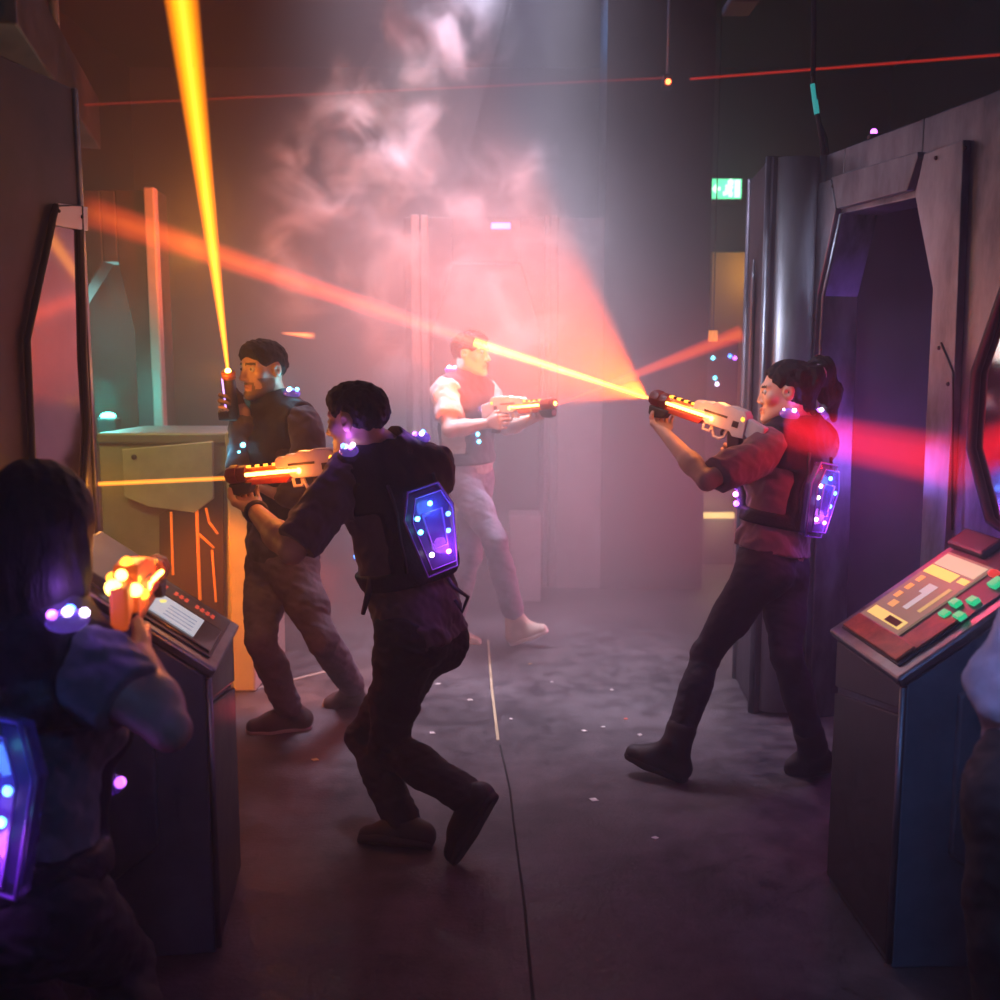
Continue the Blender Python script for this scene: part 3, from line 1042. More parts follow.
# low pale block behind the far player
a, c = P(509, 516, 6.6), P(541, 516, 6.6)
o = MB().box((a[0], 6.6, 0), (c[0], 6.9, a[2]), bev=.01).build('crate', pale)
tag(o, 'low pale crate standing in the haze behind the white shirted player', 'crate')

# ================================================================== booth with orange lines, left
BY = 4.72
B = Plane((0, BY), (1, 0))
a, b_ = B.at(96, 433), B.at(249, 433)
zt = a[2]
t = thing('arena_booth', (lerp(a, b_, .5)[0], BY, 0), 'grey booth with glowing orange lines and orange lit end post, behind the raised pistol player', 'booth')
body_m = pmat('booth_grey', (.30, .31, .27), .5, .1, noise=.3, nscale=3, bump=.1, bscale=9, rvar=.1)
c = B.at(226, 433)
m = MB(); m.box((a[0], BY + .02, 0), (c[0], BY + .62, zt - .05)); m.build('body', body_m, t, bevel=.01)
m = MB(); m.box((a[0], BY - .0, zt - .05), (c[0], BY + .64, zt), bev=.01); m.build('countertop', pmat('counter_grey', (.2, .2, .21), .4), t)
m = MB(); m.box((c[0], BY - .03, 0), (b_[0], BY + .66, zt + .01), bev=.012); m.build('end_post', pmat('post_paint', (.55, .5, .42), .5, noise=.15, nscale=3), t)
B.poly([(124, 449), (214, 441), (215, 498), (196, 512), (150, 506), (126, 496)], .03, -.01).build('side_plate', pmat('plate_pale', (.45, .46, .38), .5, noise=.25, nscale=5), t, bevel=.004)  # uneven lower edge is a man's cast shadow, put into the plate's shape
MB().ball(B.at(134, 457, .022), .013, 10).build('bolt', bolt_mat, t)
B.poly([(160, 515), (224, 470), (225, 690), (160, 690)], .012, -.01, floor=(2, 3)).build('dark_panel', pmat('booth_dark', (.05, .03, .035), .4), t, bevel=.003)
ol_ = emat('orange_line', (1, .17, .012), .85)
for pts in ([(196, 490), (200, 600)], [(171, 512), (173, 575)], [(206, 508), (209, 522), (218, 534)], [(199, 534), (214, 548)], [(212, 550), (216, 602)]):
    m = MB()
    for i in range(len(pts) - 1):
        p0, p1 = B.at(*pts[i], .006), B.at(*pts[i + 1], .006)
        m.tube([p0, p1], .008 if len(pts) == 2 and pts[0] == (196, 490) else .006, 6)
    m.build('light_line', ol_, t)
# teal lamp behind the booth
p = P(108, 416, 5.2)
lt = thing('teal_lamp', p, 'small teal lamp glowing on top behind the booth at left', 'lamp')
MB().box((p[0] - .05, p[1] - .03, 1.20), (p[0] + .05, p[1] + .05, p[2] - .01), bev=.01).build('housing', painted_dark, lt)
MB().ball(p, .026, 10, (1.6, 1, .8)).build('bulb', emat('teal_bulb', (.12, 1, .75), 9), lt)
light('teal_light', 'POINT', p + np.array([0, -.08, .1]), 7, (.05, .9, .7), .05)
light('teal_light', 'POINT', P(112, 330, 6.1), 14, (.3, .8, .75), .2)

# ================================================================== consoles
def console(sx, xl, y0, y1, label, kind):
    """sx +1: right console, the panel rises away from the middle; xl low end, y0 near, y1 far"""
    X = lambda d: sx * (xl + d)
    t = thing('control_console', (X(.3), (y0 + y1) / 2, 0), label, 'console')
    z0, z1, dx = .80, 1.075, .385
    skew = .02
    prof = [(.0, 0), (.0, z0 - .03), (dx, z1 - .03), (dx + .16, z1 - .10), (dx + .16, 0)]
    m = MB(); m.prism([(X(d), y0, z) for d, z in prof], (0, y1 - y0, 0))
    m.build('cabinet', CONS_SIDE[kind], t, bevel=.008)
    # end face plates, split by a slanting seam
    m = MB(); m.prism([(X(-.012), y0 + .01, .70), (X(-.012), y0 + .01, z0 - .04), (X(-.012), y1 - .01, z0 - .04), (X(-.012), y1 - .01, .62)][::1], (sx * .02, 0, 0))
    m.build('end_plate', metal_dark, t, bevel=.004)
    m = MB(); m.prism([(X(-.012), y0 + .01, .03), (X(-.012), y0 + .01, .685), (X(-.012), y1 - .01, .60), (X(-.012), y1 - .01, .03)], (sx * .02, 0, 0))
    m.build('end_plate', metal_dark, t, bevel=.004)
    MB().tube([(X(-.008), y0 - .002, .02), (X(-.008), y0 - .002, z0 - .04)], .009, 8).build('corner_trim', metal, t)
    # raised panel on the camera side
    m = MB(); m.prism([(X(.13), y0, .74), (X(.40), y0, .93), (X(.53), y0, .90), (X(.53), y0, .10), (X(.26), y0, .22), (X(.13), y0, .32)], (0, -.022, 0))
    m.build('side_panel', CONS_SIDE[kind], t, bevel=.006)
    # sloping top
    U = nrm([sx * dx, 0, z1 - z0]); Vv = np.array([0, 1.0, 0]); N = np.cross(U, Vv)
    if N[2] < 0: N = -N
    O = np.array([X(0), y0, z0 - .03])
    Lg = math.hypot(dx, z1 - z0); Wd = y1 - y0
    def at(u, v, lift=0.0): return O + U * u * Lg + Vv * v * Wd + N * lift
    def slab(r, l0, l1, m=None):
        m = m or MB()
        m.prism([at(r[0], r[1], l0), at(r[2], r[1], l0), at(r[2], r[3], l0), at(r[0], r[3], l0)], N * (l1 - l0)); return m
    m = slab((-.035, -.03, 1.03, 1.03), 0, .03); m.build('top_plate', metal, t, bevel=.008)
    return t, at, slab, N, U, Vv
def turn(t, piv, ang):
    M = Matrix.Translation(piv) @ Matrix.Rotation(ang, 4, 'Z') @ Matrix.Translation(-Vector(piv))
    for o in t.children_recursive:
        o.data.transform(M)
CONS_SIDE = {'r': pmat('console_blue', (.14, .19, .27), .5, .3, noise=.3, nscale=5, bump=.12, bscale=14), 'l': pmat('console_slate', (.10, .14, .22), .5, .3, noise=.3, nscale=5, bump=.12, bscale=14)}
glassy = pmat('console_glass', (.03, .02, .03), .2, coat=.4)
rust = pmat('worn_orange_paint', (.40, .10, .04), .45, .3, noise=.5, nscale=14, bump=.15, bscale=30)

t, at, slab, N, U, Vv = console(1, 1.02, 2.43, 2.88, 'metal control console with yellow screen and green buttons at right', 'r')
slab((.03, .07, .97, .93), .03, .036).build('bezel', painted_dark, t, bevel=.003)
slab((.04, .10, .17, .90), .036, .046).build('grip_plate', rust, t, bevel=.004)
slab((.16, .08, .45, .30), .036, .043).build('grip_plate', rust, t, bevel=.004)
scr = slab((.17, .36, .82, .90), .036, .042).build('screen', [emat('screen_brown', (.36, .22, .15), .6)], t)
def ui(r, col, k, lift=.0425):
    m = slab(r, lift, lift + .0012); return m.build('screen_block', emat('ui_%d_%d_%d' % tuple(int(c * 99) for c in col), col, k * .7), scr)
ui((.20, .40, .27, .86), (1, .72, .2), 1.2)
ui((.70, .38, .80, .88), (.75, .72, .45), .9)
ui((.62, .52, .69, .88), (1, .78, .15), 1.3)
ui((.64, .38, .68, .48), (1, .78, .15), 1.2)
for i in range(3): ui((.38 + .08 * i, .78, .43 + .08 * i, .84), (1, .45, .12), 1.1)
ui((.31, .70, .36, .78), (1, .5, .15), 1.0)
ui((.34, .56, .56, .62), (.75, .75, .75), .8)
ui((.48, .62, .56, .67), (.75, .75, .75), .8)
ui((.36, .42, .58, .46), (.8, .65, .2), .8)
m_ = slab((.21, .44, .255, .62), .0437, .0442); m_.build('screen_glyph', pmat('ui_dark', (.12, .07, .02), .6), scr)
gb = emat('green_button', (.03, .75, .3), .7)
for u, v in ((.40, .22), (.49, .26), (.55, .16), (.43, .10), (.70, .18)):
    w_ = .075 if u in (.70,) else .05
    slab((u, v - .035, u + w_, v + .045), .036, .05).build('button', gb, t, bevel=.003)
MB().ball(at(.79, .30, .042), .016, 10, (1, 1, .7)).build('red_button', emat('red_button', (1, .06, .04), .8), t)
for k in range(3): slab((.90 + .0, .17 + .05 * k, .97, .19 + .05 * k), .034, .041).build('speaker_slot', pmat('slot_red', (.25, .03, .03), .5), t)
slab((.86, .55, 1.02, 1.0), .03, .055).build('rear_cap', painted_grey, t, bevel=.01)

turn(t, (1.02, 2.43, 0), math.radians(2))
t, at, slab, N, U, Vv = console(-1, .76, 2.5, 2.93, 'metal control console with small pale screen beside the crouching woman', 'l')
slab((.03, .07, .97, .93), .03, .036).build('bezel', painted_grey, t, bevel=.003)
slab((.05, .12, .60, .62), .036, .042).build('display_frame', glassy, t, bevel=.003)
scr = slab((.17, .18, .50, .56), .042, .046).build('screen', [emat('screen_pale', (.5, .55, .62), .8)], t)
MB().ball(at(.43, .42, .047), .013, 10, (1, 1, .25)).build('screen_dot', emat('dot_yellow', (1, .8, .2), 1.2), scr)
for k in range(4): slab((.2, .23 + .07 * k, .38, .24 + .07 * k), .046, .0468).build('screen_line', emat('line_blue', (.2, .3, .5), .5), scr)
slab((.56, .74, .64, .86), .036, .05).build('green_button', emat('green_small', (.2, .9, .5), 1.2), t, bevel=.003)
for ks in ((0, 1, 2, 3), (5, 6, 7), (9, 10)):
    m = MB()
    for k in ks:
        u = .13 + k * .037
        slab((u, .76, u + .022, .84), .036, .0375, m)
        if k < ks[-1]: slab((u + .02, .79, u + .04, .80), .036, .037, m)
    m.build('lettering', emat('red_letters', (1, .1, .06), .45), t)
slab((.70, .08, 1.0, .95), .03, .058).build('rear_cap', painted_grey, t, bevel=.01)
slab((.60, .1, .70, .9), .03, .042).build('hinge_strip', painted_dark, t, bevel=.003)
turn(t, (-.76, 2.5, 0), math.radians(7))

# ================================================================== exit sign, far lamps, hanging cables
YS = 9.3
a, c = P(709, 178, YS), P(742, 200, YS)
t = thing('exit_sign', (lerp(a, c, .5)[0], YS, a[2]), 'lit green emergency exit sign high on the dark back wall', 'sign')
MB().box((a[0], YS, c[2]), (c[0], RY1 - .005, a[2]), bev=.01).build('housing', painted_dark, t)
MB().box((a[0] + .01, YS - .012, c[2] + .01), (c[0] - .01, YS, a[2] - .01)).build('lit_panel', emat('exit_green', (.18, 1, .5), 1.5), t)
wm = emat('exit_white', (.75, 1, .85), 2.2)
W_ = c[0] - a[0]; H_ = a[2] - c[2]
def sx_(u, v): return (a[0] + u * W_, YS - .014, c[2] + v * H_)
m = MB()                                                       # running figure
m.tube([sx_(.60, .66), sx_(.57, .42)], .032, 6); m.tube([sx_(.57, .42), sx_(.66, .28), sx_(.62, .14)], .02, 6)
m.tube([sx_(.57, .42), sx_(.50, .3), sx_(.42, .28)], .02, 6); m.tube([sx_(.60, .63), sx_(.70, .52)], .016, 6); m.tube([sx_(.60, .63), sx_(.49, .58)], .016, 6)
m.ball(sx_(.64, .80), .028, 8); m.build('running_figure', wm, t)
MB().box(tuple(np.array(sx_(.76, .12)) - [0, .003, 0]), tuple(np.array(sx_(.92, .9)) + [0, .003, 0])).build('door_symbol', wm, t)
m = MB(); m.prism([sx_(.08, .5), sx_(.2, .72), sx_(.2, .58), sx_(.34, .58), sx_(.34, .42), sx_(.2, .42), sx_(.2, .28)], (0, -.004, 0)); m.build('arrow', wm, t)
light('exit_glow', 'POINT', lerp(a, c, .5) + np.array([0, -.25, 0]), 3.0, (.3, 1, .7), .1)

a, c = P(712, 252, 9.3), P(742, 330, 9.3)
t = thing('lit_window_stand_in', (a[0], 9.3, 0), 'dim amber panel standing in for a lit window below the exit sign', 'panel')
MB().box((a[0], 9.3, 0), (c[0] + .3, RY1 - .01, a[2]), bev=.01).build('board', pmat('amber_lit_board', (.5, .32, .12), .6), t)  # stands in for a lit window, its warm light put into the board colour
light('amber_light', 'POINT', (a[0] + .35, 9.0, a[2] - .2), 6, (1, .55, .15), .1)
p = P(713, 336, 6.7)
t = thing('hanging_lamp', p, 'tiny orange lamp hanging beside the dark partition', 'lamp')
MB().tube([p + np.array([0, 0, .03]), (p[0], p[1], RZ)], .004, 6).build('cord', black_tube, t)
MB().tube([p - np.array([0, 0, .035]), p + np.array([0, 0, .035])], .03, 10).build('shade', emat('orange_small', (1, .3, .05), 1.2), t)
t = thing('led_stand_in_board', P(712, 370, 8.0), 'made up dark board carrying small blue and violet lamps in the gap behind the dark partition', 'board')  # made-up board holding what reads as a far player's vest lamps
a, c = P(688, 340, 8.0), P(738, 395, 8.0)
MB().box((a[0], 8.03, 0), (c[0], 8.10, a[2]), bev=.01).build('board', painted_dark, t)
for px, py, cc in ((704, 355, 'w'), (713, 358, 'c'), (730, 356, 'b'), (735, 358, 'p'), (694, 380, 'p'), (699, 385, 'w'), (715, 378, 'c'), (717, 384, 'w')):
    MB().ball(P(px, py, 8.0), .017, 8).build('led', ledmat(cc, .7), t)
p0, p1 = P(700, 515, 7.9), P(735, 515, 7.9)
t = thing('floor_strip_lamp', p0, 'low warm strip lamp glowing in the gap behind the ponytailed player', 'lamp')
MB().box((p0[0], 7.9, 0), (p1[0], 8.0, p0[2] - .03), bev=.01).build('base', painted_dark, t)
MB().box((p0[0], 7.9, p0[2] - .03), (p1[0], 7.95, p0[2] + .02), bev=.01).build('tube', emat('warm_strip', (1, .75, .3), .8), t)
light('warm_light', 'POINT', (lerp(p0, p1, .5)[0], 7.7, p0[2]), 4, (1, .75, .35), .1)

def cable(pts, r, label, mats=None, parts=None):
    t = thing('hanging_cable', pts[0], label, 'cable')
    MB().tube(pts, r, 8).build('cord', black_tube, t)
    return t
Yc = 4.5
t = cable([P(813, -140, Yc), P(814, 40, Yc), P(813, 75, Yc), P(817, 110, Yc), P(821, 135, Yc), P(824, 157, Yc)], .011, 'black cable hanging over the corner pillar with teal light put in as a glowing section')
MB().tube([P(813, 84, Yc), P(815, 100, Yc), P(817, 114, Yc)], .0125, 8).build('teal_glow_section', emat('teal_light_glow', (.05, .6, .6), .5), t)  # teal light falling on the cable, put in as a faint glow
MB().tube([P(818, 118, Yc), P(826, 138, Yc), P(828, 157, Yc)], .007, 8).build('second_cord', black_tube, t)
Yl = 6.4
p = P(668, 82, Yl)
t = thing('laser_emitter', p, 'tiny red laser emitter hanging on a thin rod from the ceiling', 'lamp')
MB().tube([p + np.array([.0, .03, .05]), (p[0] + .01, p[1] + .03, RZ)], .012, 8).build('rod', pmat('rod_grey', (.2, .2, .25), .4, .6), t)
MB().box(p + np.array([-.03, 0, -.03]), p + np.array([.03, .09, .05]), bev=.006).build('housing', painted_dark, t)
MB().ball(p + np.array([0, -.008, 0]), .017, 10).build('lens', emat('red_lens', (1, .12, .03), 12), t)

# ceiling beam and pipe, top left
a, c = P(-40, 20, 4.0), P(62, 82, 6.2)
t = thing('ceiling_duct', a, 'teal lit ceiling duct crossing the top left corner', 'duct')
d_ = nrm(np.array([c[0] - a[0], c[1] - a[1], 0])); sd = np.array([d_[1], -d_[0], 0])
zb = a[2]
MB().prism([a - sd * .2, a + sd * .2, a + sd * .2 + np.array([0, 0, .3]), a - sd * .2 + np.array([0, 0, .3])], np.array([c[0], c[1], a[2]]) - a).build('duct', painted_grey, t, bevel=.01)
p = P(57, 60, 5.2)
o = MB().tube([(p[0], 5.2, RZ), (p[0], 5.2, 2.2)], .022, 10).build('drop_pipe', pmat('pipe_tan', (.35, .28, .2), .5)); tag(o, 'thin tan drop pipe hanging behind the left wall unit', 'pipe')
a = P(745, 8, 4.6)
o = MB().box((a[0] - .06, 4.6, a[2] + .03), (a[0] + .07, 4.8, a[2] + .07), Matrix.Identity(4), .01).build('ceiling_vent', painted_dark); tag(o, 'dim grey ceiling fitting at the top edge right of the middle', 'fitting')
o.data.transform(Matrix.Translation((0, 0, 0)))
MB().tube([(a[0], 4.7, a[2] + .05), (a[0], 4.7, RZ)], .015, 8).build('hanger', black_tube, o)

# paper scraps and floor lines
cols = [(.6, .58, .55), (.65, .12, .08), (.55, .35, .12)]
scr_px = [(552, 682, 0), (603, 727, 0), (626, 719, 1), (584, 731, 0), (511, 719, 0), (470, 700, 0), (315, 760, 2), (438, 684, 0), (432, 733, 0), (655, 838, 0), (594, 800, 0), (640, 735, 0), (612, 690, 0), (530, 664, 2)]
where = ['below the walking shoe of the white shirted player', 'pale in the middle of the lit floor', 'red on the floor left of the stepping boot', 'left of the bright middle scrap', 'beside the yellow floor line', 'near the crouching man knee', 'orange on the floor beside the left console', 'behind the crouching man knee', 'behind the crouching man calf', 'on the dark floor below the stepping boot', 'on the dark floor in the middle', 'just left of the stepping boot toe', 'on the lit floor at right', 'tan at the back of the lit floor']
for (x, y, c), wtxt in zip(scr_px, where):
    p = G(x, y); r = random.uniform(.007, .014); an = random.random() * 3
    m = MB()
    pts = [(p[0] + r * math.cos(an + k * 1.57 + random.uniform(-.3, .3)) * (1.6 if k % 2 else 1), p[1] + r * math.sin(an + k * 1.57) * 1.3, .0005) for k in range(4)]
    m.prism(pts, (0, 0, .002))
    o = m.build('paper_scrap', pmat('scrap_%d' % c, cols[c], .7)); tag(o, 'tiny paper scrap ' + wtxt, 'scrap', 'paper scraps on the floor')
def floor_line(pix, wd, m_, nm):
    pts = [G(*q) for q in pix]
    m = MB()
    for i in range(len(pts) - 1):
        a, b_ = pts[i], pts[i + 1]; d = nrm(b_ - a); n = np.array([-d[1], d[0], 0]) * wd
        m.prism([a - n, a + n, b_ + n, b_ - n], (0, 0, .0015))
    tag(m.build(nm, m_), kind='structure')
floor_line([(488, 640), (492, 690), (495, 715), (498, 740)], .006, pmat('line_paint', (.45, .38, .22), .6), 'trim_1')
floor_line([(500, 745), (510, 790), (517, 850), (524, 900), (534, 1010)], .004, pmat('floor_crack', (.01, .01, .01), .9), 'trim_2')
floor_line([(340, 668), (250, 690)], .012, pmat('line_grey', (.3, .28, .24), .6), 'trim_3')

# ================================================================== blasters
tube_glow = emat('tube_glow', (1, .36, .03), 4.0)
tube_core = emat('tube_core', (1, .62, .12), 8.0)
tube_red = pmat('tube_orange_plastic', (.9, .16, .02), .2, alpha=.75, spec=.7)
def blaster(muzzle, butt, up, label, glow=1.0, sc=1.0, shell=None):
    shell = shell or shell_white
    mz, bt = np.asarray(muzzle, float), np.asarray(butt, float)
    X = nrm(mz - bt); Z = nrm(np.asarray(up) - X * (np.asarray(up) @ X)); Y = np.cross(Z, X)
    L = .50 * sc
    t = bpy.data.objects.new('laser_blaster', None); COL.objects.link(t)
    t.matrix_basis = frame(mz, X, Y, Z) @ Matrix.Scale(sc, 4)
    tag(t, label, 'blaster')
    q = lambda d, y, z: np.array([d - .5, y, z])
    kw = dict(parent=t, local=True)
    def profile(pts, y0, y1):
        m = MB(); m.prism([q(x, y0, z) for x, z in pts], (0, y1 - y0, 0)); return m
    # white receiver shell with ridged rail
    top = [(.30, .045), (.285, .056), (.265, .052), (.25, .062), (.225, .058), (.205, .068), (.17, .064), (.15, .07), (.09, .066), (.075, .05)]
    pts = [(.07, -.03), (.115, -.035), (.13, -.02), (.235, -.02), (.25, -.01), (.25, .018), (.30, .018)] + top
    profile(pts, -.024, .024).build('receiver', shell, bevel=.004, **kw)
    profile([(.0, .03), (.075, .045), (.075, -.02), (.05, -.03), (.0, -.055)], -.017, .017).build('stock', shell, bevel=.006, **kw)
    for x0, x1, z0, z1 in ((.10, .125, .0, .022), (.15, .25, .022, .03)):
        profile([(x0, z0), (x1, z0), (x1, z1), (x0, z1)], -.0255, .0255).build('side_slot', gun_dark, **kw)
    profile([(.09, -.02), (.145, -.02), (.128, -.075), (.105, -.125), (.06, -.12), (.078, -.07)], -.016, .016).build('pistol_grip', gun_dark, bevel=.006, **kw)
    m = MB(); m.tube([q(*c) for c in ((.15, 0, -.02), (.155, 0, -.05), (.175, 0, -.062), (.20, 0, -.058), (.212, 0, -.03), (.214, 0, -.018))], .006, 8)
    m.build('trigger_guard', shell, **kw)
    m = MB(); m.tube([q(*c) for c in ((.165, 0, -.02), (.172, 0, -.034), (.168, 0, -.046))], .005, 6); m.build('trigger', gun_dark, **kw)
    m = MB(); m.tube([q(*c) for c in ((.218, 0, -.02), (.218, 0, -.046), (.250, 0, -.046), (.252, 0, -.02))], .006, 8); m.build('front_loop', shell, **kw)
    # glowing barrel
    m = MB(); m.tube([q(.20, 0, .01), q(.43, 0, .01)], .021, 16); b_ = m.build('barrel', tube_red, **kw)
    for y in (-.0195, .0195):
        m = MB(); m.tube([q(.215, y, .006), q(.42, y, .006)], .0065, 8); m.ball(q(.212, y, .004), .011, 8); m.build('glow_strip', tube_core, parent=b_, local=True)
    m = MB(); m.box(q(.27, -.012, .028), q(.42, .012, .036), bev=.002); m.build('glow_rail', tube_glow, parent=b_, local=True)
    for k in range(4):
        m = MB(); m.box(q(.285 + .033 * k, -.0135, .0285), q(.30 + .033 * k, .0135, .0372)); m.build('rail_slot', gun_dark, parent=b_, local=True)
    profile([(.25, -.01), (.43, -.012), (.43, -.03), (.27, -.032)], -.015, .015).build('fore_stock', gun_red, bevel=.004, **kw)
    # muzzle block and fore grip
    m = MB()
    for x0, x1, r in ((.42, .455, .031), (.455, .488, .034), (.488, .50, .028)):
        m.tube([q(x0, 0, .008), q(x1, 0, .008)], r, 8)
    m.build('muzzle', pmat('muzzle_red', (.16, .02, .015), .4), bevel=.002, **kw)
    profile([(.40, -.02), (.495, -.02), (.49, -.055), (.46, -.062), (.42, -.055)], -.02, .02).build('fore_grip', gun_dark, bevel=.006, **kw)
    MB().ball(q(.5, 0, .008), .011, 8).build('lens', tube_core, **kw)
    for y in (-.025, .025):
        MB().ball(q(.088, y, .036), .008, 8, (1, .5, 1)).build('lamp', tube_glow, **kw)
    if glow:
        for f_, e in ((.33, .5), (.2, .35)):
            light('barrel_light', 'POINT', mz + X * (f_ - .5) * sc + Z * .085 * sc, 1.5 * glow * e, (1, .3, .05), .03)
        for sd_ in (-1, 1): light('barrel_light', 'POINT', mz + X * (.24 - .5) * sc + Y * .085 * sd_ * sc, .85 * glow, (1, .22, .03), .02)
    return t, (lambda d, y, z: mz + (X * (d - .5) + Y * y + Z * z) * sc), X, Y, Z

jean = lambda n, c: pmat(n, c, .85, noise=.35, nscale=14, bump=.2, bscale=200)
tee = lambda n, c: pmat(n, c, .9, noise=.18, nscale=22, bump=.15, bscale=240, sheen=.2)

# ------------------------------------------------------------------ player 1, middle: crouching man seen from behind
mz1, bt1 = P(229, 478, 3.36), P(337, 468, 3.22)
_, g1, X1, Y1, Z1 = blaster(mz1, bt1, (0, 0, 1), 'glowing orange and white laser blaster held by the crouching man in the middle', 1.0)
grip, fore = g1(.10, 0, -.06), g1(.43, 0, -.072)
hd1 = nrm(X1 * .6 - Y1 * .7 + Z1 * .25)
wrL = fore - hd1 * .07 - Z1 * .015
S1 = dict(J=dict(pel=P(419, 625, 3.2), shL=P(348, 478, 3.09), shR=P(431, 468, 3.28), neck=P(383, 450, 3.2), head=P(357, 421, 3.15),
        elL=P(292, 551, 2.96), wrL=wrL, elR=P(392, 540, 3.42), wrR=lerp(grip, P(392, 540, 3.42), .27),
        hipR=P(432, 640, 3.26), hipL=P(404, 640, 3.12), knR=P(364, 738, 3.36), anR=P(405, 826, 3.14), knL=P(388, 748, 3.26), anL=P(470, 798, 2.98),
        heelR=G(430, 851), toeR=G(357, 843) , heelL=P(497, 797, 2.94), toeL=G(456, 866)),
    hf=(-.88, .40, -.12), hup=(-.12, .05, 1), handL=(hd1, Z1, (30, 60, 45)), handR=(X1 - Z1 * .1, Y1, (50, 70, 40)),
    skin_name='tan', skin=(.42, .24, .17), shirt=tee('shirt_plum', (.085, .06, .07)), trousers=pmat('trousers_black', (.010, .010, .017), .85, noise=.3, nscale=18, bump=.2, bscale=180),
    shoe=dark_shoe, sole=dark_sole, sleeve=.92, hem=-.045, seed=1.0, h=.005, loose=.008)
person('p1', 'crouching man in the middle seen from behind, dark tee and black vest with glowing pack', S1)
hair_short(S1, hair_dark)
vest(S1, vest_cloth, webbing, .118, .33, (-.355, -.295))
led_pack(S1, .02, -.185, .95, 'cbbccmw', glow=.6, tilt=-.06)
shoulder_light(S1, -.150, 'pwbw', glow=.35, y=-.03); shoulder_light(S1, .13, 'wbp', glow=.25)
chest_lights(S1, [(-.10, -.26, 'b')])
q = S1['_']
m = MB(); a = P(371, 578, 3.06); m.tube([a, P(368, 595, 3.07), P(363, 614, 3.08)], [.012, .012, .008], 6); m.build('loose_strap', webbing, q['root'])
m = MB(); m.tube([P(448, 578, 3.1), P(455, 588, 3.08), P(468, 597, 3.08), P(462, 612, 3.08), P(455, 600, 3.07)], .007, 6); m.build('loose_strap', webbing, q['root'])
m = MB(); w_, e_ = S1['_']['J']['wrL'], S1['_']['J']['elL']; ax = nrm(e_ - w_)
a1 = nrm(np.cross(ax, [0, 0, 1])); a2 = np.cross(ax, a1); c_ = w_ + ax * .03
m.tube([c_ + (a1 * math.cos(k) + a2 * math.sin(k)) * .033 for k in np.linspace(0, 2 * math.pi, 16)[:-1]], .009, 6, closed=True); m.build('wristband', dark_shoe, q['root'])

# ------------------------------------------------------------------ player 4, right: woman with a ponytail
mz4, bt4 = P(652, 399, 3.86), P(752, 432, 3.56)
_, g4, X4, Y4, Z4 = blaster(mz4, bt4, (.05, 0, 1), 'glowing orange laser blaster firing a bright beam, held by the ponytailed woman at right', 1.0)
grip, fore = g4(.10, 0, -.06), g4(.42, 0, -.072)
hd4 = nrm(X4 * .6 - Y4 * .7 + Z4 * .2)
wrL = fore - hd4 * .065 - Z4 * .012
S4 = dict(J=dict(pel=P(770, 556, 3.65), shL=P(770, 449, 3.56), shR=P(818, 441, 3.77), neck=P(799, 430, 3.68), head=P(786, 393, 3.66),
        elL=P(707, 481, 3.44), wrL=wrL, elR=P(782, 497, 3.92), wrR=lerp(grip, P(782, 497, 3.92), .27),
        hipL=P(760, 574, 3.57), hipR=P(784, 574, 3.73), knL=P(706, 654, 3.72), anL=P(677, 742, 3.64), knR=P(786, 656, 3.58), anR=P(812, 744, 3.66),
        heelL=G(686, 782), toeL=P(624, 756, 3.72), heelR=G(830, 772) + np.array([0, 0, .02]), toeR=G(784, 772)),
    hf=(-.95, .27, -.06), handL=(hd4, Z4, (30, 60, 45)), handR=(X4, Y4, (50, 70, 40)),
    skin_name='fair', skin=(.50, .30, .23), female=True, s=.94, shirt=tee('shirt_mauve', (.20, .12, .14)), trousers=pmat('trousers_navy', (.014, .014, .024), .8, noise=.3, nscale=18, bump=.15, bscale=180),
    shoe=dark_shoe, sole=dark_sole, boots=True, sleeve=.85, hem=.02, seed=3.0, h=.005, loose=.004, fold=.6)
person('p4', 'woman with a ponytail stepping left, mauve tee, black vest and blue glowing pack', S4)
q = S4['_']; s = q['s']; T = q['T']; R = q['HR']
f = Field()
f.ell(T(0, -.016, .036), R, np.array([.083, .106, .092]) * s)
f.cap(T(0, -.07, .0), T(0, -.075, -.05), .045, .03, .04)
f.disp(folds(.003, 90, 1.0)).plane(T(0, .01, -.0), R[2] * .62 - R[1] * .8 + R[0] * 0, .01)
f.ball(T(0, .128, .0), .07 * s, .02, 's')
for k in (-1, 1): f.ell(T(k * .09, .01, -.005), R, np.array([.03, .022, .036]) * s, .01, 's')
pt = [T(0, -.105, .06), P(820, 370, 3.69), P(829, 392, 3.71), P(834, 418, 3.72)]
f.cap(pt[0], pt[1], .036, .046, .03).cap(pt[1], pt[2], .048, .044, .03).cap(pt[2], pt[3], .042, .014, .03)
f.disp(folds(.004, 130, 4.0, (1, 1, .3)))
sdf_obj('hair', f, .005, hair_dark, q['root'])
m = MB(); a = lerp(pt[0], pt[1], .3); d = nrm(pt[1] - pt[0]); a1 = nrm(np.cross(d, [0, 1, 0])); a2 = np.cross(d, a1)
m.tube([a + (a1 * math.cos(k) + a2 * math.sin(k)) * .034 for k in np.linspace(0, 6.28, 15)[:-1]], .007, 6, closed=True); m.build('hair_tie', pmat('tie', (.3, .25, .3), .6), q['root'])
vest(S4, vest_cloth, webbing, .105, .30, (-.325, -.27))
led_pack(S4, .0, -.19, .92, 'cbbwwmw', glow=.7)
shoulder_light(S4, -.10, 'wpw', glow=.7); shoulder_light(S4, .11, 'wp', glow=.5)
chest_lights(S4, [(-.09, -.20, 'p'), (-.095, -.235, 'm'), (-.10, -.27, 'p')], glow=.3)

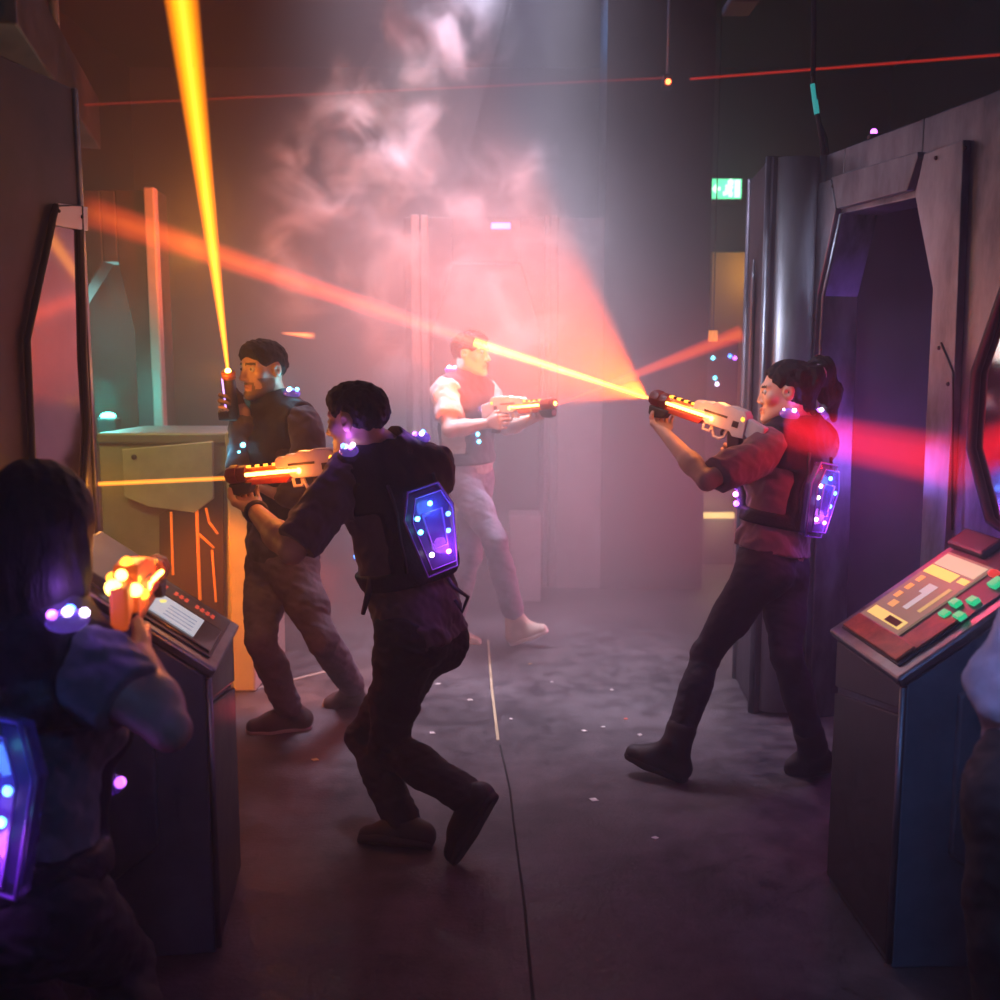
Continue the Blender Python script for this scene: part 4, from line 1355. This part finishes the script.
# ------------------------------------------------------------------ player 2, left back: man with a raised pistol
hd2, hn2 = nrm((-.7, -.45, .45)), nrm((.55, -.83, .1))
wr2 = P(232, 404, 4.02) - hd2 * .068 - hn2 * .036
S2 = dict(J=dict(pel=P(280, 556, 4.15), shL=P(304, 424, 4.02), shR=P(248, 420, 4.27), neck=P(274, 404, 4.16), head=P(263, 370, 4.11),
        elR=P(243, 466, 4.08), wrR=wr2, elL=P(314, 494, 3.92), wrL=P(277, 494, 3.92),
        hipL=P(292, 568, 4.08), hipR=P(268, 568, 4.22), knR=P(260, 640, 3.98), anR=P(289, 708, 4.17), knL=P(322, 640, 3.98), anL=P(352, 684, 4.3),
        heelR=G(311, 727), toeR=G(246, 733), heelL=G(362, 700), toeL=G(322, 706)),
    hf=(-.62, -.78, -.06), handR=(hd2, hn2, (35, 75, 55)), handL=((-.8, .2, .3), (0, 0, 1), (35, 50, 30)),
    skin_name='olive', skin=(.45, .27, .20), beard=True, shirt=tee('shirt_slate', (.06, .043, .06)), trousers=jean('jeans_dusk', (.14, .11, .14)),
    shoe=pmat('shoe_brown', (.05, .03, .03), .7), sole=pmat('sole_pale', (.45, .36, .34), .6), sleeve=1.75, hem=-.01, seed=5.0, h=.0055, loose=.008)
person('p2', 'bearded man at left raising a pistol that fires an upright yellow beam', S2)
hair_short(S2, hair_dark)
vest(S2, vest_cloth, webbing)
shoulder_light(S2, .10, 'cc', glow=.0); shoulder_light(S2, -.105, 'ccw', glow=.5)
chest_lights(S2, [(.0, -.085, 'c'), (.02, -.115, 'c'), (.10, -.12, 'b'), (.10, -.16, 'b')], glow=.5)
chest_lights(S2, [(.11, -.2, 'b')])
led_pack(S2, 0, -.19, 1.0, 'cbbwwmw', glow=.3)
# pistol
mzp, btp = P(228, 371, 3.97), P(232, 402, 4.02)
Zp = nrm(mzp - btp); Xp = nrm(np.cross(Zp, [0, 1, 0])); Yp = np.cross(Zp, Xp)
t = bpy.data.objects.new('laser_pistol', None); COL.objects.link(t); t.matrix_basis = frame(mzp, Xp, Yp, Zp)
tag(t, 'dark laser pistol pointed straight up in the bearded man raised hand', 'pistol')
kw = dict(parent=t, local=True)
MB().tube([(0, 0, -.19), (0, 0, -.02)], .024, 12).build('body', gun_dark, bevel=.003, **kw)
MB().tube([(0, 0, -.03), (0, 0, -.004)], .028, 12).build('muzzle_ring', pmat('muzzle_ring', (.3, .08, .02), .4), **kw)
MB().ball((0, 0, 0), .012, 10).build('lens', emat('yellow_lens', (1, .72, .15), 12), **kw)
MB().box((.018, -.006, -.16), (.030, .006, -.03), bev=.002).build('light_strip', emat('violet_strip', (.5, .3, 1), 2.5), **kw)
MB().box((-.02, -.016, -.21), (.06, .016, -.17), bev=.006).build('grip', gun_dark, **kw)

# ------------------------------------------------------------------ player 3, far: person in white shirt in the smoke
mz3, bt3 = P(555, 405, 5.02), P(483, 411, 5.36)
_, g3, X3, Y3, Z3 = blaster(mz3, bt3, (0, 0, 1), 'hazy laser blaster aimed right by the player in the white shirt', .6)
grip, fore = g3(.10, 0, -.06), g3(.40, 0, -.05)
elL = P(506, 428, 5.55); elR = P(450, 430, 5.24)
S3 = dict(J=dict(pel=P(468, 468, 5.55), shR=P(446, 391, 5.40), shL=P(484, 390, 5.68), neck=P(466, 379, 5.55), head=P(471, 354, 5.5),
        elR=elR, wrR=lerp(grip, elR, .2), elL=elL, wrL=lerp(fore, elL, .27),
        hipR=P(461, 480, 5.47), hipL=P(477, 480, 5.63), knR=P(495, 540, 5.30), anR=P(513, 612, 5.5), knL=P(470, 556, 5.55), anL=P(450, 632, 5.75),
        heelR=G(511, 645), toeR=P(549, 632, 5.47), heelL=G(440, 641), toeL=G(480, 645)),
    hf=(.93, -.35, -.03), handR=(X3, Y3, (50, 70, 40)), handL=(nrm(fore - elL), Z3, (40, 55, 35)),
    skin_name='pale', skin=(.55, .36, .29), shirt=tee('shirt_white', (.46, .43, .40)), trousers=jean('jeans_pale', (.20, .20, .27)),
    shoe=pmat('shoe_cream', (.55, .48, .38), .6), sole=pmat('sole_white', (.7, .66, .58), .5), sleeve=.68, hem=-.03, seed=7.0, h=.0065, loose=.011)
person('p3', 'player in a white shirt and pale jeans aiming right, half lost in the smoke', S3)
hair_short(S3, hair_dark)
vest(S3, pmat('vest_grey', (.03, .028, .04), .7), webbing)
shoulder_light(S3, .11, 'ccc', 1.3, glow=.3); shoulder_light(S3, -.115, 'c', 1.2, glow=0)
chest_lights(S3, [(.06, -.10, 'w'), (.03, -.18, 'w'), (.09, -.23, 'c'), (.085, -.27, 'c')], 1.2)

# ------------------------------------------------------------------ player 5, near left: crouching woman
mz5, bt5 = P(158, 570, 2.20), P(126, 598, 1.82)
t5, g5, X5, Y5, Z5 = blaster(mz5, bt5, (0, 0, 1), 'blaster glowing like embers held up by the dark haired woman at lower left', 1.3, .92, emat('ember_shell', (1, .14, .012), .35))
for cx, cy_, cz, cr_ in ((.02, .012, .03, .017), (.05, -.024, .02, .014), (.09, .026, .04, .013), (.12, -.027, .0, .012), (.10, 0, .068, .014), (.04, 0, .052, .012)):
    MB().ball((cx - .5, cy_, cz), cr_, 10).build('added_glow_ball', tube_core if cx < .06 else tube_glow, t5, local=True)  # glowing balls added at the rear to give the ember glow
grip, fore = g5(.10, 0, -.06), g5(.40, 0, -.045)
elR = P(170, 730, 1.64); elL = P(60, 720, 2.05)
S5 = dict(J=dict(pel=P(22, 890, 1.72), shR=P(86, 668, 1.70), shL=P(-28, 655, 1.84), neck=P(32, 618, 1.74), head=P(42, 532, 1.78),
        elR=elR, wrR=lerp(grip, elR, .27), elL=elL, wrL=lerp(fore, elL, .27),
        hipR=P(48, 905, 1.65), hipL=P(-4, 905, 1.8), knR=P(120, 960, 2.0), anR=np.array([-.62, 1.65, .09]), knL=P(20, 960, 2.2), anL=np.array([-.9, 1.85, .09]),
        heelR=np.array([-.66, 1.60, 0]), toeR=np.array([-.54, 1.82, 0]), heelL=np.array([-.94, 1.80, 0]), toeL=np.array([-.80, 2.01, 0])),
    hf=(.18, .98, -.12), handR=(X5, Y5, (50, 70, 40)), handL=(nrm(fore - elL), Z5, (40, 55, 35)),
    skin_name='warm', skin=(.45, .26, .2), female=True, s=.96, shirt=tee('shirt_grey', (.13, .125, .14)), trousers=pmat('trousers_dark', (.010, .011, .015), .8, noise=.3, nscale=18),
    shoe=dark_shoe, sole=dark_sole, sleeve=.52, hem=.0, seed=9.0, h=.005, loose=.012)
person('p5', 'dark haired woman crouching at the lower left with her back turned, grey tee', S5)
q = S5['_']; s = q['s']; T = q['T']; R = q['HR']
f = Field()
f.ell(T(0, -.014, .036), R, np.array([.092, .116, .1]) * s)
for k in (-1, 1):
    f.cap(T(k * .066, -.01, .02), T(k * .074, -.012, -.10), .035, .03, .03)
    f.cap(T(k * .05, -.06, .02), T(k * .05, -.066, -.13), .045, .035, .03)
f.cap(T(0, -.08, .02), T(0, -.085, -.14), .05, .04, .03)
f.disp(folds(.0025, 70, 1.0, (1, 1, .25))).disp(folds(.002, 190, 3.0, (1, 1, .2)))
f.ball(T(0, .135, -.02), .082 * s, .02, 's')
sdf_obj('hair', f, .005, hair_dark, q['root'])
vest(S5, vest_cloth, webbing)
led_pack(S5, .10, -.22, 1.0, 'cbcmbpc', glow=1.0)
shoulder_light(S5, .165, 'pwbw', 1.0, glow=.6, y=-.045); shoulder_light(S5, -.11, 'pw', glow=.5)
chest_lights(S5, [(.10, -.25, 'p')], .5)

# ------------------------------------------------------------------ player 6, cut by the right edge
el = P(1006, 688, 1.72)
S6 = dict(J=dict(pel=P(1056, 782, 1.72), shL=P(1098, 530, 1.62), shR=P(1205, 505, 1.86), neck=P(1123, 480, 1.76), head=P(1133, 395, 1.74),
        elL=el, wrL=P(1108, 560, 1.95), elR=P(1198, 640, 2.0), wrR=P(1138, 575, 2.1),
        hipL=P(1028, 800, 1.65), hipR=P(1084, 800, 1.78), knL=P(1014, 1010, 1.72), anL=np.array([.90, 1.62, .09]), knR=P(1078, 1010, 1.9), anR=np.array([1.12, 1.85, .09]),
        heelL=np.array([.92, 1.56, 0]), toeL=np.array([.83, 1.8, 0]), heelR=np.array([1.14, 1.80, 0]), toeR=np.array([1.05, 2.03, 0])),
    hf=(-.5, .85, 0), handL=((.3, .8, .4), (0, 0, 1), (20, 30, 20)), handR=((-.4, .8, .3), (0, 0, 1), (20, 30, 20)),
    skin_name='fair', skin=(.50, .30, .23), shirt=tee('shirt_lilac', (.34, .32, .42)), trousers=pmat('trousers_dark', (.010, .011, .015), .8),
    shoe=dark_shoe, sole=dark_sole, sleeve=1.6, hem=.03, seed=11.0, h=.006, loose=.016)
person('p6', 'player in a lilac shirt and black trousers cut off by the right picture edge', S6)
hair_short(S6, hair_dark)
vest(S6, vest_cloth, webbing)
shoulder_light(S6, -.1, 'bw', glow=0)

# ================================================================== laser beams: glowing light in the smoke, volumes with real depth
def beam(name, a, b, r0, r1, stops, label, power=2.0, end_fade=0.0, step=.25, start_fade=0.0):
    """stops: (radius fraction, colour, strength) from core to rim"""
    a, b = np.asarray(a, float), np.asarray(b, float)
    Z = nrm(b - a); X = nrm(np.cross(Z, [0, .3, 1])); Y = np.cross(Z, X); L = np.linalg.norm(b - a)
    o = None
    me = bpy.data.meshes.new(name); bm = bmesh.new()
    seg = 20
    r = [[bm.verts.new((rr * math.cos(k * 2 * math.pi / seg), rr * math.sin(k * 2 * math.pi / seg), z)) for k in range(seg)] for rr, z in ((r0, 0), (r1, L))]
    for k in range(seg): bm.faces.new([r[0][k], r[0][(k + 1) % seg], r[1][(k + 1) % seg], r[1][k]])
    bm.faces.new(r[0][::-1]); bm.faces.new(r[1]); bm.to_mesh(me); bm.free()
    m = bpy.data.materials.new(name + '_light'); m.use_nodes = True
    nt = m.node_tree
    for n in list(nt.nodes): nt.nodes.remove(n)
    N = nt.nodes.new; Lk = nt.links.new
    out = N('ShaderNodeOutputMaterial'); em = N('ShaderNodeEmission'); tc = N('ShaderNodeTexCoord'); sp = N('ShaderNodeSeparateXYZ')
    Lk(tc.outputs['Object'], sp.inputs[0])
    def M(op, a_, b_=None, c_=None):
        n = N('ShaderNodeMath'); n.operation = op
        for i, v in enumerate((a_, b_, c_)):
            if v is None: continue
            if isinstance(v, (int, float)): n.inputs[i].default_value = v
            else: Lk(v, n.inputs[i])
        return n.outputs[0]
    rad = M('SQRT', M('ADD', M('MULTIPLY', sp.outputs[0], sp.outputs[0]), M('MULTIPLY', sp.outputs[1], sp.outputs[1])))
    zf = M('DIVIDE', sp.outputs[2], L)
    R_ = M('MULTIPLY_ADD', zf, r1 - r0, r0)
    fr = M('DIVIDE', rad, R_)
    cr = N('ShaderNodeValToRGB'); cr.color_ramp.interpolation = 'EASE'
    els = cr.color_ramp.elements
    while len(els) < len(stops): els.new(.5)
    for e, (p_, c, k) in zip(els, stops):
        e.position = p_; e.color = (*c, 1)
    Lk(fr, cr.inputs['Fac'])
    sr = N('ShaderNodeValToRGB'); sr.color_ramp.interpolation = 'EASE'
    els = sr.color_ramp.elements
    mxk = max(k for _, _, k in stops)
    while len(els) < len(stops): els.new(.5)
    for e, (p_, c, k) in zip(els, stops):
        e.position = p_; e.color = (k / mxk,) * 3 + (1,)
    Lk(fr, sr.inputs['Fac'])
    # light thins out as the beam widens
    st = M('DIVIDE', M('MULTIPLY', sr.outputs['Color'], mxk), M('POWER', R_, power))
    if end_fade:
        st = M('MULTIPLY', st, M('POWER', M('MAXIMUM', M('SUBTRACT', 1.0, zf), 0.0), end_fade))
    if start_fade:
        st = M('MULTIPLY', st, M('MINIMUM', M('DIVIDE', zf, start_fade), 1.0))
    Lk(cr.outputs['Color'], em.inputs['Color']); Lk(st, em.inputs['Strength']); Lk(em.outputs[0], out.inputs['Volume'])
    try: m.cycles.volume_step_rate = step / 5
    except Exception: pass
    o = bpy.data.objects.new(name, me); COL.objects.link(o); me.materials.append(m)
    o.matrix_basis = frame(a, X, Y, Z)
    tag(o, label, 'laser beam')
    return o
YEL, ORA, RED = (1, .62, .12), (1, .22, .015), (1, .035, .015)
# upright beam from the raised pistol, leaning toward the viewer as it rises
beam('laser_beam', mzp + Zp * .012, P(174, -60, 3.0), .009, .062, [(0, (1, .62, .05), 2.2), (.4, (1, .40, .005), 1.5), (.75, (1, .25, .0), .8), (1, (1, .12, 0), 0)], 'tall yellow orange beam rising from the raised pistol', 1.0)
# the woman's beam
e4 = P(474, 342, 3.98)
beam('laser_beam', mz4 - X4 * -.01, e4, .009, .028, [(0, (1, .75, .25), 3.0), (.4, (1, .55, .06), 1.6), (1, ORA, 0)], 'bright yellow beam from the ponytailed woman blaster, the part right of the smoke', 1.0)
beam('laser_beam', e4, P(84, 210, 4.3), .026, .085, [(0, (1, .16, .02), 1.1), (.5, (1, .08, .015), .6), (1, RED, 0)], 'soft orange red beam widening to the upper left through the smoke', 1.0, .3)
beam('laser_beam', mz3 + X3 * .01, P(742, 333, 4.55), .010, .05, [(0, (1, .15, .012), .8), (.5, (1, .07, .01), .4), (1, RED, 0)], 'orange red beam from the hazy player blaster rising to the right', 1.0)
beam('laser_beam', mz1 + X1 * .01, P(98, 484, 3.36), .011, .011, [(0, (1, .45, .04), 1.6), (.5, (1, .3, .02), .9), (1, ORA, 0)], 'thin orange beam from the middle man blaster to the left wall unit', 1.0)
beam('laser_beam', P(1030, 478, 3.45), P(785, 428, 3.50), .13, .085, [(0, (1, .01, .02), .8), (.55, (1, .01, .02), .5), (1, (1, .01, .03), 0)], 'broad red beam from the right edge hitting the ponytailed woman back', 1.0)
beam('laser_beam', P(690, 79, 6.3), P(1010, 54, 5.2), .012, .012, [(0, RED, .4), (1, RED, 0)], 'thin red laser line along the ceiling at upper right', 1.0)
beam('laser_beam', P(664, 78, 6.3), P(84, 105, 5.6), .012, .012, [(0, RED, .16), (1, RED, 0)], 'faint red laser line crossing the smoke at upper left', 1.0)
beam('light_bolt', P(316, 336, 4.6), P(281, 333, 4.6), .022, .008, [(0, (1, .45, .12), 3.5), (.5, (1, .2, .03), 1.6), (1, RED, 0)], 'small drifting orange light bolt beside the bearded man head', 1.0, .6, .25, .3)

# ================================================================== billowing smoke
def smoke(name, blobs, dens, scale, label, seed=0.0, col=(.95, .95, .97), thr=.46, aniso=0.0):
    bm = bmesh.new()
    for c, r in blobs:
        bmesh.ops.create_icosphere(bm, subdivisions=2, radius=r, matrix=Matrix.Translation(Vector([float(k) for k in c])))
    hull = bmesh.ops.convex_hull(bm, input=bm.verts[:])
    bmesh.ops.delete(bm, geom=[g for g in set(hull['geom_interior'] + hull['geom_unused']) if isinstance(g, bmesh.types.BMVert)], context='VERTS')
    keepf = {g for g in hull['geom'] if isinstance(g, bmesh.types.BMFace)}
    bmesh.ops.delete(bm, geom=[g for g in bm.faces if g not in keepf], context='FACES_ONLY')
    bmesh.ops.recalc_face_normals(bm, faces=bm.faces[:])
    me = bpy.data.meshes.new(name); bm.to_mesh(me); bm.free()
    m = bpy.data.materials.new(name + '_puffs'); m.use_nodes = True; nt = m.node_tree
    for n in list(nt.nodes): nt.nodes.remove(n)
    N = nt.nodes.new; Lk = nt.links.new
    out = N('ShaderNodeOutputMaterial'); vs = N('ShaderNodeVolumeScatter'); tc = N('ShaderNodeTexCoord')
    vs.inputs['Color'].default_value = (*col, 1); vs.inputs['Anisotropy'].default_value = aniso
    no = N('ShaderNodeTexNoise'); no.inputs['Scale'].default_value = scale; no.inputs['Detail'].default_value = 3; no.inputs['Roughness'].default_value = .6; no.inputs['Distortion'].default_value = .5
    mp = N('ShaderNodeMapping'); mp.inputs['Location'].default_value = (seed, seed * .7, -seed * .3)
    Lk(tc.outputs['Object'], mp.inputs[0]); Lk(mp.outputs[0], no.inputs['Vector'])
    mr = N('ShaderNodeMapRange'); mr.inputs['From Min'].default_value = thr; mr.inputs['From Max'].default_value = thr + .22; mr.interpolation_type = 'SMOOTHSTEP'
    Lk(no.outputs['Fac'], mr.inputs['Value'])
    # fade out to the edge of each billow
    acc = None
    for c, r in blobs:
        vm = N('ShaderNodeVectorMath'); vm.operation = 'DISTANCE'; vm.inputs[1].default_value = tuple(c); Lk(tc.outputs['Object'], vm.inputs[0])
        r2 = N('ShaderNodeMapRange'); r2.inputs['From Min'].default_value = r; r2.inputs['From Max'].default_value = r * .35; r2.interpolation_type = 'SMOOTHSTEP'
        Lk(vm.outputs['Value'], r2.inputs['Value'])
        if acc is None: acc = r2.outputs[0]
        else:
            mm = N('ShaderNodeMath'); mm.operation = 'MAXIMUM'; Lk(acc, mm.inputs[0]); Lk(r2.outputs[0], mm.inputs[1]); acc = mm.outputs[0]
    mu = N('ShaderNodeMath'); mu.operation = 'MULTIPLY'; Lk(acc, mu.inputs[0]); Lk(mr.outputs[0], mu.inputs[1])
    md = N('ShaderNodeMath'); md.operation = 'MULTIPLY'; md.inputs[1].default_value = dens; Lk(mu.outputs[0], md.inputs[0])
    Lk(md.outputs[0], vs.inputs['Density']); Lk(vs.outputs[0], out.inputs['Volume'])
    m.cycles.volume_step_rate = .25
    o = mesh_obj(name, me, m)
    tag(o, label, 'smoke', None, 'stuff')
    return o
smoke('smoke', [(P(440, 20, 6.3), .55), (P(395, 120, 6.3), .55), (P(360, 190, 6.2), .7), (P(330, 260, 6.2), .65), (P(430, 250, 6.3), .6), (P(510, 210, 6.4), .55), (P(560, 250, 6.5), .4), (P(420, 330, 6.4), .6), (P(500, 310, 6.4), .55)], 6.0, 2.7, 'grey billowing smoke rising in the upper middle', 5.0, thr=.50)

# ================================================================== light
LAV = (.93, .86, 1.0)
o_ = light('overhead_panel', 'AREA', (-.2, 5.45, 4.25), 68, (.86, .74, 1.0), 1.4, (.02, 5.2, 0)); o_.data.spread = math.radians(48)
light('smoke_spot', 'SPOT', (-.7, 4.6, 4.2), 240, (.82, .92, 1), .25, P(375, 150, 6.3), 46, .9)
light('smoke_spot', 'SPOT', (-.7, 8.6, 4.1), 110, (.92, .88, 1.0), .15, P(440, 300, 5.6), 50, .8)
d4 = nrm(P(480, 300, 4.6) - mz4)
light('muzzle_flash', 'SPOT', mz4 + X4 * .03, 1900, (1, .10, .0), .012, mz4 + d4 + np.array([0, .25, .02]), 54, .35)
light('floor_spot', 'SPOT', (.35, 5.7, 4.2), 620, (.9, .86, 1), .1, (.28, 4.75, 0), 26, 1.0)
o_ = light('red_wash', 'AREA', (2.3, 5.9, 1.1), 24, (1, .14, .26), 1.3, (0, 5.7, .9)); o_.data.spread = math.radians(70)
light('magenta_wash', 'SPOT', (.7, 3.9, 4.1), 9, (.8, .4, .9), .3, (.45, 3.2, 0), 60, .9)
light('orange_glow', 'POINT', P(212, 375, 3.85), 2.5, (1, .33, .03), .04)
light('orange_glow', 'POINT', P(203, 200, 4.3), 5, (1, .33, .03), .04)
light('orange_glow', 'POINT', P(190, 250, 4.7), 13, (1, .30, .03), .04)
light('red_floor', 'POINT', G(262, 800) + np.array([0, 0, .35]), .8, (1, .05, .06), .05)
light('red_floor', 'POINT', P(320, 580, 4.75), 4, (1, .08, .05), .05)
light('hit_glow', 'POINT', P(112, 484, 3.30), 2.2, (1, .33, .03), .03)
light('hit_glow', 'POINT', P(110, 300, 4.0), 1.5, (1, .2, .03), .03)
light('booth_orange', 'SPOT', (-1.9, 3.75, 1.5), 280, (1, .20, .0), .05, (-1.22, 4.7, .35), 34, .6)
light('booth_green', 'SPOT', (-2.2, 3.6, 2.5), 50, (.85, .95, .22), .05, (-1.65, 4.7, 1.05), 34, .6)
light('red_back', 'POINT', P(850, 430, 3.35), 3.5, (1, .02, .02), .05)
light('red_back', 'POINT', P(905, 490, 2.9), 3.0, (1, .08, .16), .05)
light('metal_sheen', 'SPOT', (-.9, 3.0, 3.7), 420, (.78, .82, 1.0), .25, (1.35, 4.2, 1.5), 30, .7)
light('passage_violet', 'POINT', W.at(890, 470) - W.n * .4, 8, (.35, .12, 1), .1)
light('violet_door', 'POINT', P(880, 470, 3.7), 1.8, (.4, .2, 1), .1)
light('blue_fill', 'AREA', (0, -.9, 3.6), 9, (.08, .28, .75), 2.0, (0, 2.6, .4))
light('blue_side', 'SPOT', (.2, .3, 2.4), 60, (.08, .34, .8), .2, (1.2, 2.3, .7), 46, .8)
light('violet_side', 'POINT', (.80, 1.25, 1.35), 1.6, (.5, .42, 1), .1)
light('violet_side', 'POINT', P(985, 600, 1.45), 1.5, (.55, .45, 1), .05)
light('blue_left', 'SPOT', (-.1, .6, 2.2), 10, (.06, .22, .8), .1, (-.95, 2.5, .5), 40, .8)
light('ceiling_blue', 'POINT', (.3, 7.6, 4.0), 8, (.12, .38, 1), .3)
light('teal_duct', 'POINT', (-2.0, 3.8, 3.3), .8, (.1, .7, .8), .1)
